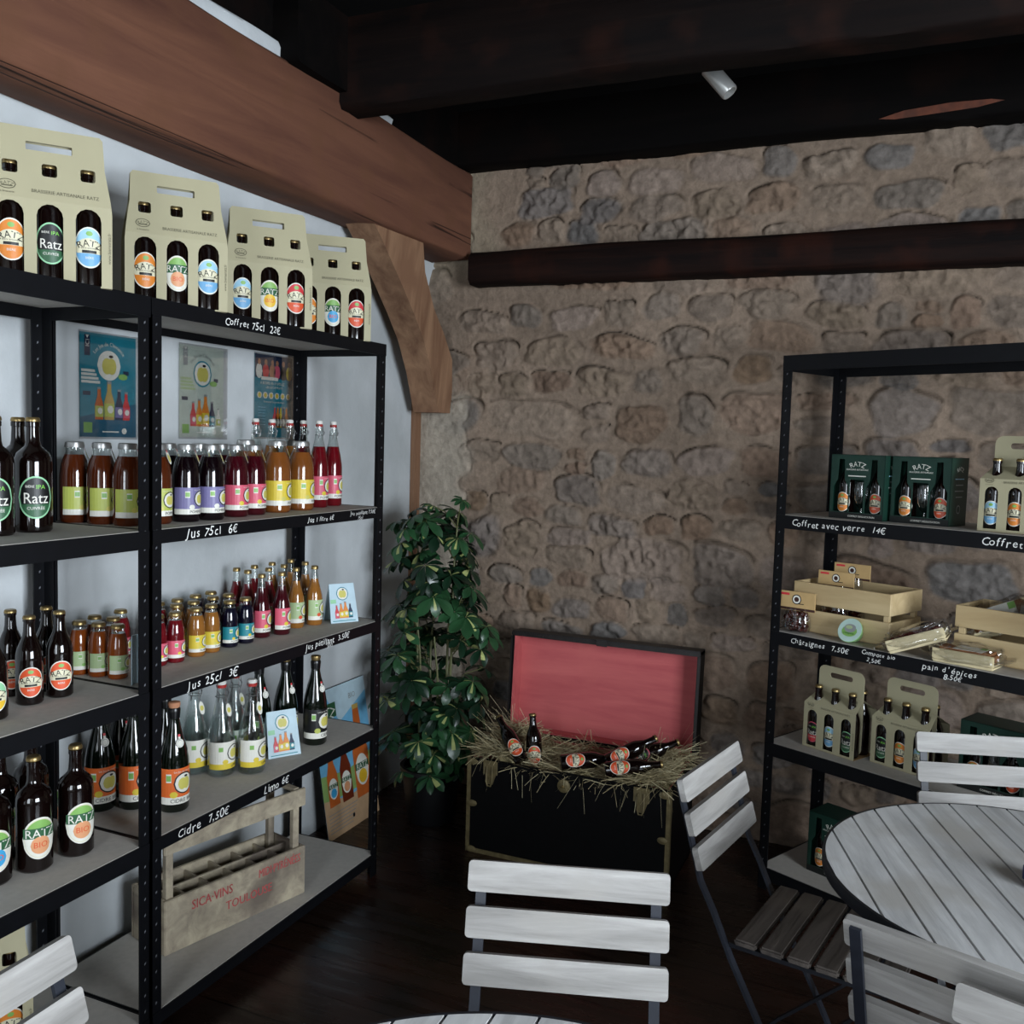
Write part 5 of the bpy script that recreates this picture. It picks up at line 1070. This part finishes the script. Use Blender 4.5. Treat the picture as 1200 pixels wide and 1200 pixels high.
for k2 in range(3600):
    side = rg.random()
    x = TX0+.02+(W-.04)*rg.random()
    if side < .38: x = TX0+.02+abs(rg.gauss(0, .09)) if rg.random() < .5 else TX1-.02-abs(rg.gauss(0, .09))
    x = min(TX1-.015, max(TX0+.015, x)); y = 3.012+.325*rg.random(); z = hay_h(x, y)-.012+.022*rg.random()
    a = rg.uniform(0, 2*PI); el = rg.gauss(.1, .28); d_ = Vector((math.cos(a)*math.cos(el), math.sin(a)*math.cos(el), math.sin(el)))
    L = rg.uniform(.04, .11)
    if y+d_.y*L > 3.345: d_.y *= -1
    if y+d_.y*L < 3.0: z = max(z, TH-.01)
    blade(Vector((x, y, z)), d_, L, rg.uniform(.0006, .0014), rg.uniform(-.01, .02), 'straw_%d' % rg.choice((0, 0, 0, 1, 2)))
for k2 in range(150):   # long stalks sticking up and out at both ends
    e = rg.choice((-1, 1)); x = (TX0+.05+abs(rg.gauss(0, .05))) if e < 0 else (TX1-.05-abs(rg.gauss(0, .05))); y = 3.03+.28*rg.random()
    el = rg.uniform(.3, 1.2); a = (PI if e < 0 else 0)+rg.gauss(0, .9); d_ = Vector((math.cos(a)*math.cos(el), math.sin(a)*math.cos(el)*.6-.1, math.sin(el)))
    blade(Vector((x, y, hay_h(x, y)-.01)), d_, rg.uniform(.08, .19), .0008, rg.uniform(-.01, .05), 'straw_%d' % rg.choice((0, 2)))
for k2 in range(20):    # wisps hanging over the front edge
    x = rg.choice((rg.gauss(TX0+.10, .05), rg.gauss(TX1-.14, .09), rg.uniform(TX0, TX1))); x = min(TX1-.02, max(TX0+.02, x))
    blade(Vector((x, 3.03, TH+.006)), Vector((rg.uniform(-.5, .5), -.42, .04)), rg.uniform(.08, .13), .0008, rg.uniform(.05, .14), 'straw_%d' % rg.choice((0, 2)))
for (x, y, a, L) in ((-1.02, 2.984, 4.2, .14), (-.80, 2.984, 4.9, .10), (-.73, 2.984, 4.8, .12)): blade(Vector((x, y, TH+.004)), Vector((math.cos(a), -.02, math.sin(a))), L, .001, 0, 'straw_2')
for k2 in range(420):   # wisps fallen over the bedded bottles
    x = rg.choice((rg.gauss(-1.26, .05), rg.gauss(-1.07, .06), rg.gauss(-.87, .07))); y = rg.uniform(3.02, 3.16); a = rg.uniform(0, 2*PI)
    blade(Vector((x, y, hay_h(x, y)+rg.uniform(.0, .028))), Vector((math.cos(a), .5*math.sin(a), rg.uniform(-.15, .25))), rg.uniform(.05, .12), rg.uniform(.0006, .0011), rg.uniform(.0, .03), 'straw_%d' % rg.choice((0, 0, 1, 2)))
o = raw(mb, 'straw'); o['kind'] = 'stuff'; tag(o, 'heap of dry straw filling the open trunk', 'straw')
# a few stalks fallen on the floor
GT = 'beer bottles bedded in the trunk straw'
def lying(x, y, z, dirv, lb, des='amber'):
    """bottle along dirv with its label turned to the room"""
    Z_ = Vector(dirv).normalized(); v = Vector((.30, -.80, .52)); X_ = (v-Z_*v.dot(Z_)).normalized(); Y_ = Z_.cross(X_)
    q = Matrix((X_, Y_, Z_)).transposed(); bottle('beer33', des, (x, y, z), tuple(q.to_euler()), lb, GT)
lying(-1.222, 3.095, .318, (-.12, .10, 1), 'brown beer bottle with orange label sticking up highest from the trunk straw')
lying(-1.250, 3.040, .352, (-.55, .30, .55), 'brown beer bottle leaning left in the straw beside the upright bottle')
lying(-1.105, 3.045, .372, (.80, .35, .12), 'brown beer bottle lying low in the middle of the straw')
lying(-.950, 3.090, .385, (.72, .40, .42), 'brown beer bottle with orange label, upper of the pile at the right of the trunk')
lying(-.935, 3.030, .380, (.85, .25, .16), 'brown beer bottle with orange label, lowest at the front of the right pile')
lying(-.900, 3.175, .372, (.80, .30, .38), 'brown beer bottle with red label at the back of the right pile', 'ipared')

# ------------------------------------------------------------------ potted plant
def plant():
    rg = random.Random(21); t = thing('potted_schefflera', 'tall potted umbrella plant with variegated leaves in the corner', 'plant', (-1.70, 3.20, 0))
    MB().lathe([(0, 0), (.085, 0), (.092, .01), (.118, .20), (.125, .205), (.125, .222), (.112, .222), (.110, .195), (0, .19)], 'pot_black', 30, caps=False).build('pot', t)
    MB().lathe([(0, .197), (.106, .193)], 'soil', 20, caps=False).build('soil', t)
    st = MB(); lf = MB(); tips = []
    stems = []
    for k2 in range(6):
        a = k2*1.05; P = []; r0 = .03; top = (1.16, 1.05, .95, 1.1, .85, .75)[k2]; dx, dy = .07*math.cos(a), .07*math.sin(a)
        for i in range(9): f = i/8; P.append((r0*math.cos(a)+dx*f+.015*math.sin(5*f+k2), r0*math.sin(a)+dy*f, .19+(top-.19)*f))
        st.tube(P, [.007-.004*i/8 for i in range(9)], 'stem_green', 6); stems.append(P)
    def rad_at(z): return np.interp(z, [.22, .4, .6, .8, .95, 1.1, 1.25], [.15, .20, .21, .205, .16, .16, .10])
    for k2 in range(128):
        z = .22+1.0*((k2+.5)/128)+rg.uniform(-.02, .02); R = rad_at(z)*math.sqrt(rg.uniform(.2, 1)); a = rg.uniform(0, 2*PI)
        if R*math.sin(a) > .28: continue
        tips.append((Vector((R*math.cos(a)+.01*math.sin(z*9), R*math.sin(a)*.95, z)), rg.uniform(.072, .098)))
    tips += [(Vector((.115, -.02, 1.27)), .05), (Vector((-.10, .0, 1.22)), .055), (Vector((.235, -.03, .80)), .075), (Vector((-.02, 0, 1.24)), .05), (Vector((-.17, 0, 1.17)), .065)]
    for tip, LL in tips:
        if tip.x < -.19 and tip.y > -.15: tip.x = -.19
        # petiole from the nearest stem, lower down
        P = min(stems, key=lambda S: min((Vector(p)-tip).length for p in S)); zt = max(.22, tip.z-.09); b = min(P, key=lambda p: abs(p[2]-zt)); b = Vector(b); mid = (b+tip)/2+Vector((0, 0, .02))
        st.tube([b, mid, tip], .0022, 'stem_green', 4)
        out = Vector((tip.x, tip.y, 0)); out = out.normalized() if out.length > .02 else Vector((1, 0, 0)); nrm = (Vector((0, 0, 1))+out*.55+Vector((rg.uniform(-.25, .25), rg.uniform(-.25, .25), 0))).normalized()
        e1 = nrm.orthogonal().normalized(); e2 = nrm.cross(e1); n = rg.choice((7, 8, 8, 9)); var = rg.random(); ph = rg.uniform(0, 6)
        for i in range(n):
            a = ph+2*PI*i/n; dr = e1*math.cos(a)+e2*math.sin(a); droop = rg.uniform(.15, .75); L = LL*rg.uniform(.8, 1.1); sw = nrm.cross(dr); w_ = L*rg.uniform(.19, .25)
            pts = []
            for f, ww in ((.06, .05), (.22, .35), (.45, .82), (.68, 1.0), (.86, .75), (1.0, .12)):
                p = tip+dr*(L*f*math.cos(droop*f))-nrm*(L*f*math.sin(droop*f)); pts.append((p, w_*ww))
            vs = []
            for p, ww in pts: vs += [p-sw*ww+nrm*.003*(ww/w_), p-sw*ww*.3, p+sw*ww*.3, p+sw*ww+nrm*.003*(ww/w_)]
            g_ = 'leaf_green' if var > .35 else 'leaf_dark'; cen = 'leaf_cream' if (rg.random() < (.42 if var > .5 else .15)) else g_
            fo = []; fc = []
            for k3 in range(5): q = 4*k3; fo += [(q, q+1, q+5, q+4), (q+2, q+3, q+7, q+6)]; fc.append((q+1, q+2, q+6, q+5))
            lf.add(vs, fo+fc[3:], g_); lf.add(vs, fc[:3], cen)
            if cen == 'leaf_cream' and rg.random() < .3: lf.add([v+nrm*.0006 for v in vs], [fo[2], fo[4]], 'leaf_cream')
    st.build('stems', t); o = raw(lf, 'foliage', t); o.data.shade_smooth()
plant()

# ------------------------------------------------------------------ bistro furniture
CW, SH_, PT, ZT, TL = .3507, .0517, .0760, .760, rad(16.38)
def chair_proto():
    t = thing('folding_chair', '-', 'chair'); M0 = Matrix.Translation((0, 0, ZT)) @ Matrix.Rotation(TL, 4, 'X')  # local z runs up the back
    for i in range(3):
        z1 = -i*PT; P = rrect(-CW/2, CW/2, z1-SH_, z1, .007, 3)
        MB().prism(P, [], .014, 'whitewashed', M0 @ Matrix.Translation((0, .0, 0)) @ Matrix.Rotation(PI/2, 4, 'X') @ Matrix.Translation((0, 0, -.007))).build('back_slat', t, 30)
    tn = math.tan(TL)
    for s_ in (-1, 1):
        x = s_*(CW/2-.022)
        P = [(x, -.011+k2*tn, ZT-.010-k2) for k2 in (0, .1, .215)]+[(x, .085, .475), (x, .13, .38), (x, .23, .20), (x, .335, .0)]
        MB().bar(P, .018, .007, 'grey_frame').build('back_leg', t, 30)
        x2 = s_*(CW/2-.045)
        MB().bar([(x2, .455, .405), (x2, .33, .27), (x2, .16, .11), (x2, .06, .0)], .016, .007, 'dark_frame').build('front_leg', t, 30)
        MB().bar([(s_*(CW/2-.033), .12, .408), (s_*(CW/2-.033), .47, .410)], .012, .010, 'dark_frame').build('seat_rail', t, 0)
    MB().tube([(-CW/2+.03, .29, .08), (CW/2-.03, .29, .08)], .005, 'dark_frame', 8).build('stretcher', t); MB().tube([(-CW/2+.05, .10, .05), (CW/2-.05, .10, .05)], .005, 'dark_frame', 8).build('stretcher', t)
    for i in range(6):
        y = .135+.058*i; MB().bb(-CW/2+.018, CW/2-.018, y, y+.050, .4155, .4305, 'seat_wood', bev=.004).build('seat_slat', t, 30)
    return t
cp = chair_proto()
CH = [(-.5253, 1.5075, 197.83, 'whitewashed slatted folding chair in the centre foreground, in front of the trunk'),
      (-.4218, 2.1936, -100.24, 'whitewashed slatted folding chair at left of the round table, dark seat visible'),
      (.1938, 2.7342, 197.6, 'whitewashed slatted folding chair behind the round table, before the right shelving'),
      (.0961, 1.4967, -16.67, 'slatted folding chair seen from behind at lower right, dark bar over its slats'),
      (-1.1032, .7880, -88.0, 'whitewashed slatted folding chair at the lower left corner, beside the beer shelves'),
      (.255, 1.367, 161.5, 'slatted folding chair in the lower right corner, only its top slat in view')]
for i, (x, y, r, lb) in enumerate(CH):
    if i == 0: cp.location = (x, y, 0); cp.rotation_euler = (0, 0, rad(r)); cp['label'] = lb; cp['group'] = 'folding bistro chairs'
    else: dup(cp, (x, y, 0), (0, 0, rad(r)), lb, 'folding bistro chairs')
def round_table(x, y, R, rz, label, zt=.68):
    t = thing('round_table', label, 'table', (x, y, 0), rz, 'round slatted tables'); p = .0625; n = int(R/p)+1
    for i in range(-n, n+1):
        a, b = (i-.5)*p+.0025, (i+.5)*p-.0025; r = R-.006; a2, b2 = max(a, -r*.995), min(b, r*.995)
        if b2-a2 < .008: continue
        top = [(u, math.sqrt(r*r-u*u)) for u in np.linspace(a2, b2, 8)]; P = [(u, -v) for u, v in top]+top[::-1]
        MB().prism(P, [], .016, 'whitewashed_table', Matrix.Translation((0, 0, zt-.016))).build('top_slat', t, 30)
    MB().lathe([(R-.005, zt-.024), (R, zt-.024), (R+.001, zt-.012), (R, zt), (R-.005, zt), (R-.005, zt-.024)], 'dark_frame', 72, caps=False).build('rim', t)
    mb = MB()
    for s_ in (-1, 1): mb.bb(-R*.8, R*.8, s_*.10-.012, s_*.10+.012, zt-.030, zt-.0175, 'dark_frame')
    mb.build('crossbar', t, 0)
    for s_ in (-1, 1):
        for q in (-1, 1): MB().tube([(s_*.20, q*.11, zt-.03), (0, q*.10, zt*.48), (-s_*.24, q*.13, .01)], .010, 'dark_frame', 8).build('leg', t)
round_table(.2531, 2.0237, .397, rad(17.8), 'round whitewashed slatted table at the right, before the right shelving')
round_table(-.3384, .770, .4525, rad(3), 'round whitewashed slatted table, only its far edge showing at the bottom')
o = thing('table_box', 'small dark blue box on the round table at the right photo edge', 'box', (.262, 2.005, .6805), rad(20)); MB().bb(-.03, .03, -.03, .03, 0, .032, 'blue_plastic', bev=.003).build('box_body', o, 0); MB().bb(-.024, .024, -.024, .024, .0322, .036, 'l_black').build('lid', o, 0)
